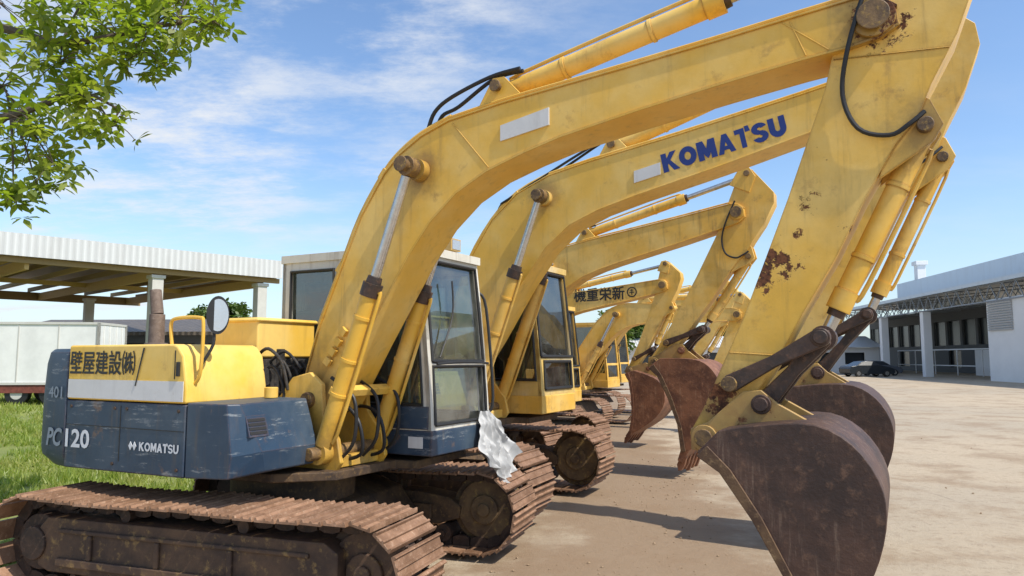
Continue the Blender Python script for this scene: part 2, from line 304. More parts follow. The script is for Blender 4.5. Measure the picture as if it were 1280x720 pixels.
def build_excavator(cfg):
    e=empty('excavator',(*cfg['C'],0),-R(cfg.get('yaw',28)),cfg['label'],'excavator','excavators parked in a row')
    hero=cfg.get('hero',0); S=cfg.get('S',1.); Y=cfg['ymat']; YA=cfg.get('yarm',Y); YB=cfg.get('yboom',Y)
    hb=.185*cfg.get('bs',1.); yb=-.12*S
    ty=R(cfg.get('tyaw',8))
    def ux(p): return Vector((S*(p.x*math.cos(ty)-p.y*math.sin(ty)),S*(p.x*math.sin(ty)+p.y*math.cos(ty)),S*p.z))
    def bx(p): return p*S
    for side in (-1,1):
        yc=1.03*side; hw=.315; L=2.68; Rr=.33; zc=.41
        mb=MB(); per=2*L+2*math.pi*Rr; n=int(per/.168)
        for i in range(n):
            s=(i+.3)*per/n
            if s<L: x=-L/2+s; nx,nz=0,1; cx=x; t=s/L; cz=zc+Rr-.02*math.sin(math.pi*((t*2)%1))
            elif s<L+math.pi*Rr: a=(s-L)/Rr; nx,nz=math.sin(a),math.cos(a); cx=L/2+nx*Rr; cz=zc+nz*Rr
            elif s<2*L+math.pi*Rr: cx=L/2-(s-L-math.pi*Rr); cz=zc-Rr; nx,nz=0,-1
            else: a=(s-2*L-math.pi*Rr)/Rr; nx,nz=-math.sin(a),-math.cos(a); cx=-L/2+nx*Rr; cz=zc+nz*Rr
            if hero:
                wob=.04*mnoise.noise(Vector((i*3.1,side*5,0))); nx,nz=nx*math.cos(wob)-nz*math.sin(wob),nx*math.sin(wob)+nz*math.cos(wob)
            tx,tz=nz,-nx
            def P(t_,n_): return (cx+tx*t_+nx*n_, cz+tz*t_+nz*n_)
            prof=[P(-.075,0),P(-.079,.013),P(-.070,.030),P(-.062,.030),P(-.054,.014),P(-.012,.014),P(-.006,.027),P(.006,.027),P(.012,.014),P(.052,.014),P(.060,.030),P(.068,.030),P(.073,.013),P(.075,0)]
            jy=.008*mnoise.noise(Vector((i*1.7,2,side))) if hero else 0
            mb.prism(prof,yc-hw+jy,yc+hw+jy,0)
            if hero:
                for yy in (-.09,.09):
                    mb.prism([P(-.075,-.003),P(.085,-.003),P(.08,-.075),P(.03,-.09),P(-.03,-.09),P(-.07,-.075)],yc+yy-.02,yc+yy+.02,1)
        tr=mb.obj('track',['track','trackd'],e,xf=ux)
        if hero or cfg.get('semi'):
            mb=MB()
            if side<0:
                mb.prism([(-1.30,.26),(-1.30,.52),(-1.22,.60),(1.10,.60),(1.20,.54),(1.20,.30),(1.10,.22),(-1.2,.22)],yc-.20,yc+.16)
                mb.box((-1.1,yc-.23,.27),(1.0,yc-.20,.33)); mb.box((-1.1,yc-.22,.50),(1.0,yc-.20,.53))
                for xx in (-.8,-.2,.4): mb.box((xx-.02,yc-.225,.33),(xx+.02,yc-.20,.50))
            else:
                mb.prism([(-1.15,.28),(-1.1,.5),(-.7,.54),(.7,.54),(1.0,.5),(1.12,.42),(1.1,.32),(.9,.26),(-.9,.26)],yc-.13,yc+.13)
                mb.box((-.95,yc-.18*1,.30),(.85,yc+.18,.44))
                for xx in (-.55,.45): mb.box((xx-.05,yc-.06,.53),(xx+.05,yc+.06,.64))
            mb.obj('track_frame','sidefr' if side<0 else 'deck',tr,bevel=.012,xf=ux)
            mb=MB(); mb.ycyl(L/2,zc,yc-.10,yc+.10,.26,28); mb.ycyl(L/2,zc,yc-.05,yc+.05,.32,32)
            for q in (-1,1): mb.ycyl(L/2,zc,yc+q*.10,yc+q*.13,.13,20); mb.ycyl(L/2,zc,yc+q*.13,yc+q*.16,.06,14)
            mb.obj('idler_wheel','sidefr' if side<0 else 'dirtyel',tr,bevel=.012,xf=ux)
            mb=MB()
            teeth=[]; nt_=21
            for k in range(nt_*2):
                a=math.pi*k/nt_; rr=.32 if k%2 else .265
                teeth.append((-L/2+math.cos(a)*rr,zc+math.sin(a)*rr))
            mb.prism(teeth,yc-.04,yc+.04); mb.ycyl(-L/2,zc,yc-.16,yc+.16,.2,24); mb.ycyl(-L/2,zc,yc+side*.16,yc+side*.22,.12,18)
            mb.obj('sprocket_wheel','trackd',tr,bevel=.008,xf=ux)
            for k in range(7):
                mb=MB(); xx=-.96+k*.32; mb.ycyl(xx,.19,yc-.15,yc+.15,.075,16); mb.ycyl(xx,.19,yc-.19,yc+.19,.03,10); mb.obj('track_roller','trackd',tr,xf=ux)
            for xx in (-.55,.45):
                mb=MB(); mb.ycyl(xx,.64,yc-.15,yc+.15,.045,16); mb.obj('carrier_roller','trackd',tr,xf=ux)
    mb=MB(); mb.prism([(-.75,.34),(-.55,.6),(-.3,.68),(.3,.68),(.55,.6),(.75,.34),(.5,.3),(-.5,.3)],-.85,.85)
    mb.cyl((0,0,.62),(0,0,.86),.5,.5,32); mb.obj('undercarriage_frame','deck',e,bevel=.015,xf=ux)
    mb=MB(); mb.vprism([(-1.6,-.8),(-1.6,.8),(-.5,1.05),(1.0,1.1),(1.02,.3),(.85,.25),(.85,-.45),(.5,-.75),(-1.0,-.9)],.86,.925)
    mb.obj('deck_plate','deck',e,bevel=.01,xf=bx)
    mb=MB()
    for yy in (-.40,.12):
        mb.prism([(-.6,.93),(.02,1.05),(.12,1.35),(.34,1.60),(.52,1.64),(.64,1.55),(.66,1.32),(.80,1.15),(.84,.98),(.78,.90),(.6,.87),(-.6,.87)],yy,yy+.045)
    mb.box((.1,-.355,.93),(.78,.12,1.02))
    mb.obj('revolving_frame',Y,e,bevel=.01,xf=bx)
    for nm,(px,pz,a_,b_,r_) in (('cylinder_pin',(.69,1.05,-.58,.34,.048)),('foot_pin',(.52,1.43,-.44,.20,.06))):
        mb=MB(); mb.ycyl(px,pz,a_,b_,r_); mb.obj(nm,'pincap',e,bevel=.008,xf=bx)
    CW='blue' if cfg.get('blue') else Y; HD='yelhood' if cfg.get('blue') else Y
    pts=cat2([(-1.44,-1.2),(-1.56,-1.17),(-1.67,-1.09),(-1.84,-.84),(-1.98,-.5),(-2.04,-.2)],2)
    pts=[(-1.22,-1.2)]+pts
    arc=pts+[(x,-y) for x,y in pts[::-1]]
    mb=MB(); mb.loft(arc,[(.90,.10),(.99,.012),(1.05,0),(1.44,0),(1.70,.012),(1.79,.03),(1.82,.06)]); cw=mb.obj('counterweight',CW,e,bevel=.01,xf=bx,segs=2)
    mb=MB(); mb.prism([(-1.216,.915),(.146,.93),(.146,1.425),(-1.216,1.425)],-1.195,-.46); mb.box((-1.216,.5,.93),(-.5,1.195,1.425)); lower=mb.obj('lower_side_cover',CW,e,bevel=.012,xf=bx)
    mb=MB()
    prof=[(-1.216,1.431),(.15,1.431),(.145,1.54),(.10,1.76),(.04,1.83),(0.0,1.845),(-1.216,1.845)]
    mb.prism(prof,-1.197,-.47); mb.box((-1.216,-.465,1.431),(-.52,1.19,1.84))
    mb.box((-.50,-.44,1.75),(.0,.2,2.05)); mb.box((-.52,-.46,2.035),(.02,.22,2.07))
    hood=mb.obj('engine_cover',HD,e,bevel=.02,xf=bx,segs=2)
    if hero:
        for a,b in (((-.554,-1.1985,1.0),(-.547,-1.193,1.40)),((-1.2,-1.1985,1.24),(.14,-1.193,1.245)),((.02,-1.2005,1.6),(.028,-1.195,1.8))):
            mb=MB(); mb.box(a,b); mb.obj('panel_seam','black',hood,smooth=False)
        for (bx_,bz_) in ((-1.15,1.38),(-.62,1.38),(-.48,1.38),(.08,1.38),(.08,.98),(-.62,.98)):
            mb=MB(); mb.ycyl(bx_,bz_,-1.203,-1.194,.012,8); mb.obj('bolt_head','link',lower)
        mb=MB(); mb.box((.05,-1.212,1.62),(.08,-1.197,1.72)); mb.obj('cover_latch','black',hood,bevel=.003)
    mb=MB(); T='blue' if cfg.get('blue') else Y
    vs=[(.155,-1.19,.93),(.57,-1.19,.95),(.66,-.95,.98),(.66,-.47,.98),(.155,-.47,.93),
        (.155,-1.19,1.44),(.54,-1.19,1.44),(.585,-1.12,1.44),(.56,-.47,1.45),(.155,-.47,1.45),
        (.60,-1.19,1.10),(.68,-1.0,1.12),(.68,-.47,1.12)]
    mb.add(vs,[(4,3,2,1,0),(5,6,7,8,9),(0,1,10,6,5),(1,2,11,10),(2,3,12,11),(10,11,7,6),(11,12,8,7),(4,9,8,12,3),(0,5,9,4)])
    tb=mb.obj('toolbox',T,e,bevel=.01,xf=bx,smooth=False)
    xs_=lambda z:.68-.32*(z-1.12)
    mb=MB(); mb.prism([(.56,1.22),(xs_(1.22)+.006,1.22),(xs_(1.36)+.006,1.36),(.5,1.36)],-1.09,-.92)
    for k in range(4):
        z=1.236+.028*k; mb.prism([(.5,z),(xs_(z)+.010,z),(xs_(z+.018)+.010,z+.018),(.5,z+.018)],-1.078,-.932,1)
    mb.obj('toolbox_vent',[T,'black'],tb,xf=bx)
    mb=MB(); mb.cyl((.33,-.6,1.45),(.33,-.6,1.53),.05,.05,16); mb.obj('filler_cap',Y,tb,bevel=.006,xf=bx)
    mb=MB(); mb.box((-.45,-.44,1.0),(.0,.2,1.74)); 
    for k in range(6): 
        y=-.42+k*.1; mb.tube([(.02,y,1.6),(.16,y,1.68+.04*(k%2)),(.26,y+.02,1.47),(.22,y,1.15)],.013,8)
    mb.box((.02,-.4,1.0),(.3,.12,1.36)); mb.cyl((-.1,-.46,1.60),(.12,-.46,1.60),.07,.07,14); mb.cyl((.06,-.30,1.36),(.06,-.30,1.66),.055,.055,16); mb.cyl((.1,-.12,1.36),(.1,-.12,1.6),.05,.05,16)
    for k in range(4): mb.cyl((.16+.0*k,-.36+.13*k,1.36),(.16,-.36+.13*k,1.48),.035,.035,10)
    mb.box((-.02,-.43,1.50),(.1,-.35,1.66)); mb.box((.05,-.42,1.40),(.2,-.34,1.47)); mb.cyl((.0,-.2,1.66),(.0,-.2,1.82),.04,.04,12)
    mb.tube([(-.0,-.42,1.78),(.12,-.44,1.82),(.24,-.42,1.72),(.30,-.40,1.5)],.014,8); mb.tube([(-.0,-.30,1.72),(.14,-.28,1.80),(.30,-.26,1.66)],.013,8)
    mb.obj('engine_bay','engine',e,bevel=.008,xf=bx)
    mb=MB(); mb.cyl((-1.42,-.3,1.80),(-1.42,-.3,2.14),.07,.066,18); mb.cyl((-1.42,-.3,2.14),(-1.46,-.3,2.36),.055,.05,16); mb.cyl((-1.42,-.3,1.80),(-1.42,-.3,1.88),.1,.1,18)
    mb.obj('exhaust_pipe','exhaust',e,bevel=.004,xf=bx)
    if hero:
        mb=MB(); mb.tube([(-.12,-1.12,1.84),(-.14,-1.12,1.99),(-.08,-1.12,2.03),(.15,-1.12,2.03),(.20,-1.12,1.98),(.19,-1.12,1.66),(.14,-1.12,1.57)],.013,8,smooth=5); mb.obj('handrail',Y,e,xf=bx)
        mz=lambda p:Vector((p.x-.06,-1.03+(p.y+1.03)*.56,2.05+(p.z-2.04)*1.22))
        mb=MB(); mb.cyl((.255,-1.01,2.04),(.30,-1.035,2.04),.085,.112,28); me_=mb.obj('rear_view_mirror','black',e,xf=mz)
        mb=MB(); mb.cyl((.30,-1.035,2.04),(.304,-1.038,2.04),.094,.094,28); mb.obj('mirror_glass','mirror',me_,xf=mz)
        mb=MB(); mb.tube([(.20,-1.03,1.96),(.21,-1.04,1.84),(.17,-1.10,1.70)],.011,8); mb.obj('mirror_bracket','black',me_)
    # --- cab
    x0,z0,z1,y0,y1=-.45,.97,2.62,.25,1.17
    zm=1.17; xf_=lambda z:1.20-.15*(max(0,z-1.0)/1.66)**1.5
    CB='cream' if cfg.get('blue') else cfg.get('cabmat',Y)
    mb=MB()
    rs=lambda u,v:(x0+(xf_(zm+(z1-zm)*v)-x0)*u,y0,zm+(z1-zm)*v)
    ls=lambda u,v:(x0+(xf_(zm+(z1-zm)*v)-x0)*(1-u),y1,zm+(z1-zm)*v)
    fr=lambda u,v:(xf_(zm+(z1-zm)*v),y0+(y1-y0)*u,zm+(z1-zm)*v)
    bk=lambda u,v:(x0,y1-(y1-y0)*u,zm+(z1-zm)*v)
    if hero: rh=[(.07,.36,.40,.93),(.46,.14,.955,.94)]; lh=[(.05,.06,.52,.93),(.58,.38,.94,.93)]; fh=[(.06,.38,.94,.955),(.06,.03,.94,.35)]; bh=[(.1,.4,.9,.9)]
    else: rh=[(.07,.36,.42,.95),(.46,.12,.965,.95)]; lh=[(.05,.06,.52,.93),(.58,.38,.94,.93)]; fh=[(.035,.30,.965,.97),(.10,.05,.90,.26)]; bh=[(.1,.4,.9,.9)]
    ev=(.15,.5,.75)
    mb.wall(rs,rh,(0,.05,0),extra_v=ev); mb.wall(ls,lh,(0,-.05,0),extra_v=ev); mb.wall(fr,fh,(-.04,0,0),extra_v=ev); mb.wall(bk,bh,(.04,0,0))
    mb.box((x0-.01,y0-.015,z1-.02),(xf_(z1)+.03,y1+.015,z1+.05))
    cab=mb.obj('cab',CB,e,xf=bx)
    mb=MB(); mb.box((x0-.005,y0-.005,z0),(1.205,y1+.005,zm)); mb.obj('cab_base','blue' if cfg.get('blue') else Y,cab,bevel=.012,xf=bx)
    if hero:
        mb=MB(); mb.box((.55,y0-.012,1.18),(1.17,y0-.004,1.36)); mb.obj('cab_side_panel','blue',cab,bevel=.003,xf=bx)
        mb=MB(); mb.box((.98,y0-.011,1.03),(1.12,y0-.006,1.12)); mb.obj('warning_sticker','white',cab,smooth=False)
    for fn,hs,off in ((rs,rh,(0,.02,0)),(ls,lh,(0,-.02,0)),(fr,fh,(-.02,0,0)),(bk,bh,(.02,0,0))):
        for h in hs:
            mb=MB(); o=Vector(off); q=[Vector(fn(*c))+o for c in ((h[0],h[1]),(h[2],h[1]),(h[2],(h[1]+h[3])/2),(h[2],h[3]),(h[0],h[3]),(h[0],(h[1]+h[3])/2))]
            mb.add(q,[(0,1,2,5),(5,2,3,4)]); w=mb.obj('window','glass' if hero else 'glassd',cab,xf=bx,smooth=False)
            if hero or cfg.get('semi'):
                mb=MB(); qq=[p-o*1.25 for p in q]; mb.tube([qq[0],qq[1],qq[2],qq[3],qq[4],qq[5],qq[0]],.015 if hero else .02,6,smooth=1); mb.obj('window_seal','black',w,xf=bx)
    mb=MB(); mb.box((-.2,.5,1.45),(.3,.95,1.58)); mb.box((-.28,.5,1.55),(-.12,.95,2.2),rot=Matrix.Rotation(-.15,3,'Y')); mb.box((-.05,.45,1.2),(.2,1.0,1.45))
    mb.box((.2,.36,1.2),(.6,.46,1.75)); mb.tube([(.75,.6,1.2),(.78,.6,1.8)],.015); mb.tube([(.75,.8,1.2),(.78,.8,1.8)],.015); mb.box((.95,.31,1.2),(1.0,.35,2.1)); mb.obj('seat','seat',cab,bevel=.03,xf=bx)
    mb=MB(); mb.box((.95,.85,z1+.05),(1.0,.89,z1+.08)); mb.box((.90,.79,z1+.08),(1.02,.95,z1+.19)); mb.box((1.02,.805,z1+.092),(1.026,.935,z1+.178),1); mb.obj('work_lamp',['amber' if hero else 'black','mirror'],cab,bevel=.008,xf=bx)
    if hero:
        mb=MB(); mb.tube([(1.16,1.20,1.25),(1.2,1.23,1.4),(1.12,1.24,2.2),(1.06,1.20,2.35)],.014,8); mb.obj('grab_handle','black',cab)
        mb=MB(); mb.tube([(1.21,.3,1.70),(1.22,.7,1.715),(1.21,1.12,1.70)],.011,6); mb.obj('window_bar','black',cab)
        mb=MB(); mb.tube([(1.17,.4,1.75),(1.16,.6,2.1),(1.14,.62,2.4)],.008,6); mb.obj('wiper','black',cab)
    # --- boom
    foot=cfg.get('foot',FOOT); tip=cfg.get('tip',TIP); pin=cfg.get('pin',PIN); tooth=cfg.get('tooth',TOOTH)
    bt=lambda pts: sim(pts,FOOT,TIP,foot,tip)
    poly=cfg['boom'] if 'boom' in cfg else bt(B1O+(B1I if hero else B1IW))
    k=cfg.get('bs',1.)
    mb=MB(); mb.prism(poly,yb-hb+.012,yb+hb-.012)
    no=len(B1O) if 'boom' not in cfg else cfg['nO']
    def strip(pts,t,y0_,y1_,mi=0,mb=None):
        P=[Vector((p[0],0,p[1])) for p in pts]; vs=[]
        for i,p in enumerate(P):
            d=(P[min(i+1,len(P)-1)]-P[max(i-1,0)]).normalized(); nrm=Vector((-d.z,0,d.x))*t
            for yy in (y0_,y1_):
                vs.append((p.x,yy,p.z)); vs.append((p.x+nrm.x,yy,p.z+nrm.z))
        fs=[]
        for i in range(len(P)-1):
            a=i*4;b=a+4
            fs+=[(a,a+1,b+1,b),(a+2,b+2,b+3,a+3),(a+1,a+3,b+3,b+1),(a,b,b+2,a+2)]
        fs+=[(0,2,3,1),(len(vs)-4,len(vs)-3,len(vs)-1,len(vs)-2)]
        mb.add(vs,fs,mi)
    strip(poly[1:no],.014,yb-hb,yb+hb,0,mb); strip(poly[no:-1],.014,yb-hb,yb+hb,0,mb)
    ct=cfg.get('cyltop') or bt([(1.45,3.11)])[0]
    mb.ycyl(ct[0],ct[1],yb-hb-.06,yb+hb+.06,.08*k,24)
    mb.ycyl(tip[0],tip[1],yb-hb-.02,yb+hb+.02,.11*k,28)
    if hero:
        for a,b in (((1.72,3.43),(2.02,3.07)),((4.02,3.68),(4.10,3.46)),((3.98,3.68),(4.22,3.47))):
            mb.tube([(a[0],yb-hb+.012,a[1]),(b[0],yb-hb+.012,b[1])],.005,6,smooth=1)
    acb=cfg.get('acb') or bt([(2.07,3.65)])[0]
    for q in (-1,1): mb.prism([(acb[0]-.18*k,acb[1]-.16*k),(acb[0]-.04*k,acb[1]+.07*k),(acb[0]+.05*k,acb[1]+.07*k),(acb[0]+.22*k,acb[1]-.12*k)],yb+q*.12-.015,yb+q*.12+.015)
    boom=mb.obj('boom',YB,e,bevel=.005)
    for (px,pz,hw_,r_) in ((ct[0],ct[1],hb+.235,.042*k),(tip[0],tip[1],hb+.045,.062*k),(acb[0],acb[1],.17,.032*k)):
        mb=MB(); mb.ycyl(px,pz,yb-hw_,yb+hw_,r_,20)
        for q in (-1,1): mb.ycyl(px,pz,yb+q*hw_,yb+q*(hw_+.014),r_*1.35,20)
        mb.obj('boom_pin','pincap',boom,bevel=.006)
    if hero or cfg.get('semi'):
        for j,yy in enumerate((yb-.12,yb-.04,yb+.1)):
            pp=[]
            for i,p in enumerate(poly[2:no-8]):
                d=Vector((poly[i+3][0]-poly[i+1][0],poly[i+3][1]-poly[i+1][1])).normalized(); pp.append((p[0]-d.y*.055,yy,p[1]+d.x*.055))
            mb=MB(); mb.tube(pp,.019,8,smooth=3)
            mb.obj('hydraulic_pipe',YB,boom)
        for i in (3,5):
            p=poly[i]; mb=MB(); mb.box((p[0]-.07,yb-.17,p[1]-.03),(p[0]+.02,yb+.15,p[1]+.03),rot=Matrix.Rotation(-.9,3,'Y')); mb.obj('pipe_clamp',YB,boom,bevel=.004)
        pe=poly[no-10] if 'boom' not in cfg else poly[4]
        for j in range(2):
            yy=yb-.12+.1*j
            a=(pe[0]+.02,yy,pe[1]+.06)
            mb=MB(); mb.tube([a,(a[0]+.06,yy,a[2]+.13),(a[0]+.22,yy-.02,a[2]+.21-.04*j),(acb[0]-.08,yb-.1+.05*j,acb[1]+.10),(acb[0]+.16,yb-.1+.05*j,acb[1]+.12)],.015,8,smooth=5); mb.obj('hydraulic_hose','rubber',boom)
        pp=[(p[0]-.0,yb-hb+.03,p[1]+.035) for p in poly[max(3,no-9):no-2]]
        mb=MB(); mb.tube(pp,.012,6,smooth=2); mb.obj('hydraulic_pipe',YB,boom)
    cf=(.69*S,1.05*S)
    v=Vector((ct[0]-cf[0],ct[1]-cf[1])); Ld=v.length; v.normalize(); bl=cfg.get('barrel',.60)
    for q in (-1,1):
        yy=yb+q*(hb+.135)
        mb=MB(); A=(cf[0]+v.x*.06,yy,cf[1]+v.y*.06); B=(cf[0]+v.x*Ld*bl,yy,cf[1]+v.y*Ld*bl)
        mb.cyl(A,B,.064*k,.064*k,24); mb.ycyl(cf[0],cf[1],yy-.05,yy+.05,.085*k,20)
        C_=(B[0]+v.x*.05,yy,B[2]+v.y*.05); B0=(B[0]-v.x*.1,yy,B[2]-v.y*.1)
        mb.cyl(B0,B,.075*k,.075*k,24,1); mb.cyl(B,C_,.058*k,.052*k,24,1)
        mb.tube([(A[0]+v.x*.1,yy,A[2]+v.y*.1),(A[0]+v.x*.12+v.y*.09,yy,A[2]+v.y*.12-v.x*.09),(B[0]-v.x*.15+v.y*.092,yy,B[2]-v.y*.15-v.x*.092),(B[0]-v.x*.06+v.y*.078,yy,B[2]-v.y*.06-v.x*.078)],.014,8,smooth=4)
        for f_ in (.35,.55,.8):
            cp=(cf[0]+v.x*Ld*bl*f_,cf[1]+v.y*Ld*bl*f_); mb.cyl((cp[0]-v.x*.012,yy,cp[1]-v.y*.012),(cp[0]+v.x*.012,yy,cp[1]+v.y*.012),.071*k,.071*k,20)
        bc=mb.obj('boom_cylinder',[YA if not hero else 'yel','link'],e,bevel=.004)
        mb=MB(); E_=(ct[0]-v.x*.07,yy,ct[1]-v.y*.07); mb.cyl(C_,E_,.037*k,.037*k,20); mb.ycyl(ct[0],ct[1],yy-.045,yy+.045,.072*k,22,1); mb.obj('piston_rod',['chrome','pincap'],bc,bevel=.004)
    if hero:
        for j in range(5):
            y=-.36+.13*j
            mb=MB(); mb.tube([(.30,y,1.2),(.62,y,1.42-.02*j),(.86,y-.02,1.30),(.90,y,1.05),(.75,y,.98)] if j%2 else [(.7,y,1.6),(.92,y,1.45),(.93,y,1.15),(.8,y,1.0)],.014,8,smooth=5); mb.obj('hydraulic_hose','rubber',e)
        mb=MB(); mb.box((.80,-.5,1.47),(.87,.30,1.53),rot=Matrix.Rotation(.5,3,'Y')); mb.obj('hose_bracket',Y,e,bevel=.006)
        for j in range(4):
            p=(.62+j*.05,1.72+.075*j); mb=MB(); mb.box((p[0]-.03,yb-hb-.03,p[1]-.03),(p[0]+.03,yb-hb,p[1]+.03),rot=Matrix.Rotation(-.9,3,'Y'))
            mb.obj('boom_step','yel',boom,bevel=.004)
    # --- arm
    at=lambda pts: sim(pts,TIP,PIN,tip,pin)
    ap=at(ARM); mb=MB(); mb.prism(ap,yb-.14*k,yb+.14*k)
    if hero:
        for a,b in (((4.24,3.42),(4.80,3.38)),((3.62,1.78),(3.91,1.76))):
            mb.tube([(a[0],yb-.14,a[1]),(b[0],yb-.14,b[1])],.005,6,smooth=1)
    t3,bcb,lp=at([(4.53,4.18),(4.67,2.98),(3.63,1.60)])
    for q in (-1,1): 
        br=at([(4.56,3.22),(4.70,3.12),(4.755,2.98),(4.70,2.89),(4.44,2.72)]); mb.prism(br,yb+q*.10-.02,yb+q*.10+.02)
        br=at([(4.30,4.0),(4.42,4.26),(4.55,4.28),(4.66,4.14),(4.6,3.9)]); mb.prism(br,yb+q*.148*k-.01,yb+q*.148*k+.012)
    arm=mb.obj('arm',YA,e,bevel=.007)
    for (pp_,hw_,r_) in ((bcb,.165,.042*k),(t3,.18,.045*k),(lp,.235,.045*k),(pin,.245,.052*k)):
        mb=MB(); mb.ycyl(*pp_,yb-hw_,yb+hw_,r_); mb.obj('arm_pin','pincap',arm,bevel=.006)
    def hyd(name,a,b,frac,r,rr,mat):
        v=Vector((b[0]-a[0],b[1]-a[1])); Ln=v.length; v.normalize(); P=lambda d,o=0.:(a[0]+v.x*d-v.y*o,yb,a[1]+v.y*d+v.x*o)
        mb=MB(); mb.cyl(P(.05),P(Ln*frac),r,r,24); mb.ycyl(a[0],a[1],yb-.07,yb+.07,r*1.1,20); mb.cyl(P(Ln*frac-.12),P(Ln*frac),r*1.17,r*1.17,24,0); mb.cyl(P(Ln*frac),P(Ln*frac+.04),r*.85,r*.8,20,1)
        mb.tube([P(.12,r*.8),P(.14,r*1.4),P(Ln*frac-.2,r*1.45),P(Ln*frac-.08,r*1.1)],.014,8)
        for f_ in (.3,.7): mb.cyl(P(Ln*frac*f_-.012),P(Ln*frac*f_+.012),r*1.11,r*1.11,20)
        c=mb.obj(name,[mat,'link'],e,bevel=.004)
        mb=MB(); mb.cyl(P(Ln*frac+.03),P(Ln-.05),rr,rr,18); mb.ycyl(b[0],b[1],yb-.06,yb+.06,rr*2.0,20,1); mb.obj('piston_rod',['chrome','link'],c,bevel=.003)
    hyd('arm_cylinder',acb,t3,.63,.071*k,.040*k,YB)
    rod=at([(4.12,1.86)])[0]
    hyd('bucket_cylinder',bcb,rod,.86,.058*k,.035*k,YA)
    # --- bucket
    kt=lambda pts: sim(pts,PIN,TOOTH,pin,tooth)
    bp=kt([(3.80,1.49)])[0]; bw=cfg.get('bw',.48); kl=min(k,1.)
    mb=MB()
    def bar(a,b,w,y_,t_,mi=0):
        v=Vector((b[0]-a[0],b[1]-a[1])).normalized(); n_=Vector((-v.y,v.x))*w
        e1=[(a[0]+n_.x,a[1]+n_.y),(a[0]-v.x*w,a[1]-v.y*w),(a[0]-n_.x,a[1]-n_.y),((a[0]+b[0])/2-n_.x*.65,(a[1]+b[1])/2-n_.y*.65),(b[0]-n_.x,b[1]-n_.y),(b[0]+v.x*w,b[1]+v.y*w),(b[0]+n_.x,b[1]+n_.y),((a[0]+b[0])/2+n_.x*.65,(a[1]+b[1])/2+n_.y*.65)]
        mb.prism(e1,y_-t_,y_+t_,mi)
    for q in (-1,1): bar(lp,rod,.052*kl,yb+q*.195*k,.02); mb.ycyl(*rod,yb+q*.16*k,yb+q*.225*k,.052*kl,20)
    mb.ycyl(*rod,yb-.24*k,yb+.24*k,.040*kl)
    bar(rod,bp,.056*kl,yb-.085*k,.028*k); bar(rod,bp,.056*kl,yb+.085*k,.028*k)
    mb.obj('bucket_linkage','link',e,bevel=.008)
    mb=MB(); side=kt(BSIDE); back=kt(BBACK); B=cfg.get('bmat','bucket')
    mb.prism(side,yb-bw,yb-bw+.022); mb.prism(side,yb+bw-.022,yb+bw)
    strip(back,.028,yb-bw+.004,yb+bw-.004,0,mb)
    rim=kt([(3.50,1.22),(3.62,1.14),(3.78,.91),(3.94,.62),(4.03,.3),(4.085,.325),(3.995,.61),(3.83,.93),(3.68,1.16),(3.56,1.28)])
    mb.prism(rim,yb-bw-.012,yb-bw,1); mb.prism(rim,yb+bw,yb+bw+.012,1)
    ear=kt(EAR)
    for q in (-1,1): mb.prism(ear,yb+q*.185*k-.02,yb+q*.185*k+.02,2); mb.ycyl(*pin,yb+q*.15*k,yb+q*.22*k,.075*k,20,2); mb.ycyl(*bp,yb+q*.15*k,yb+q*.22*k,.055*k,20,0)
    mb.ycyl(*bp,yb-.245*k,yb+.245*k,.040*k)
    lip=kt([(4.02,.32),(4.00,.20),(4.06,.18),(4.13,.36)]); mb.prism(lip,yb-bw,yb+bw,0)
    bk_=mb.obj('bucket',[B,'brim','bucky'] if hero or cfg.get('semi') else [B,B,'bucky'],e,bevel=.006)
    for j in range(5):
        jz=random.uniform(-.0,.06); tp=kt([(4.03,.26),(3.995,.15),(4.03+random.uniform(-.01,.01),.02+jz),(4.06,.03+jz),(4.085,.15),(4.10,.26)])
        mb=MB(); yy=yb-bw+.06+j*(2*bw-.12)/4; mb.prism(tp,yy-.038,yy+.038); mb.obj('tooth',B,bk_,bevel=.006)
    if hero or cfg.get('semi'):
        q=at([(4.42,3.76),(4.32,3.45),(4.28,3.2),(4.35,3.00),(4.50,2.94),(4.60,2.99),(4.67,3.05)]); yy=[-hb-.05,-hb-.03,-.17*k,-.17*k,-.17*k,-.17*k,-.15]
        mb=MB(); mb.tube([(p[0],yb+y_,p[1]) for p,y_ in zip(q,yy)],.013,8,smooth=5); mb.obj('hydraulic_hose','rubber',arm)
    return dict(e=e,cw=cw,lower=lower,hood=hood,boom=boom,arm=arm,bucket=bk_,toolbox=tb,cab=cab,yface=yb-hb)
# machine 1
m1=build_excavator(dict(C=(-1.81,6.2),hero=1,blue=1,ymat='yel',yarm='yelarm',yboom='yelboom',tyaw=9,
   label='weathered yellow and blue excavator with cream cab and rusty tracks'))
yf=-1.197
mb=MB(); mb.box((-1.20,yf-.004,1.445),(.12,yf,1.585)); mb.obj('white_stripe','white',m1['hood'])
textmesh('壁屋建設㈱',.78,.175,-1.19,yf-.005,1.625,0,'letter_black',m1['hood'],bold=.006)
mb=MB(); mb.prism([(-.395,1.545),(-.385,1.545),(-.30,1.82),(-.315,1.82)],yf-.010,yf-.007); mb.obj('scribble_mark','letter_black',m1['hood'],smooth=False)
textmesh('PC',.20,.14,-1.435,yf-.012,1.07,0,'letter_grey',m1['cw'],off=.03,shear=.2)
textmesh('120',.30,.14,-1.20,yf-.004,1.07,0,'letter_white',m1['lower'],off=.025)
blockword(.42,.062,-.32,yf-.004,1.09,0,'letter_white',m1['lower'],S=.25)
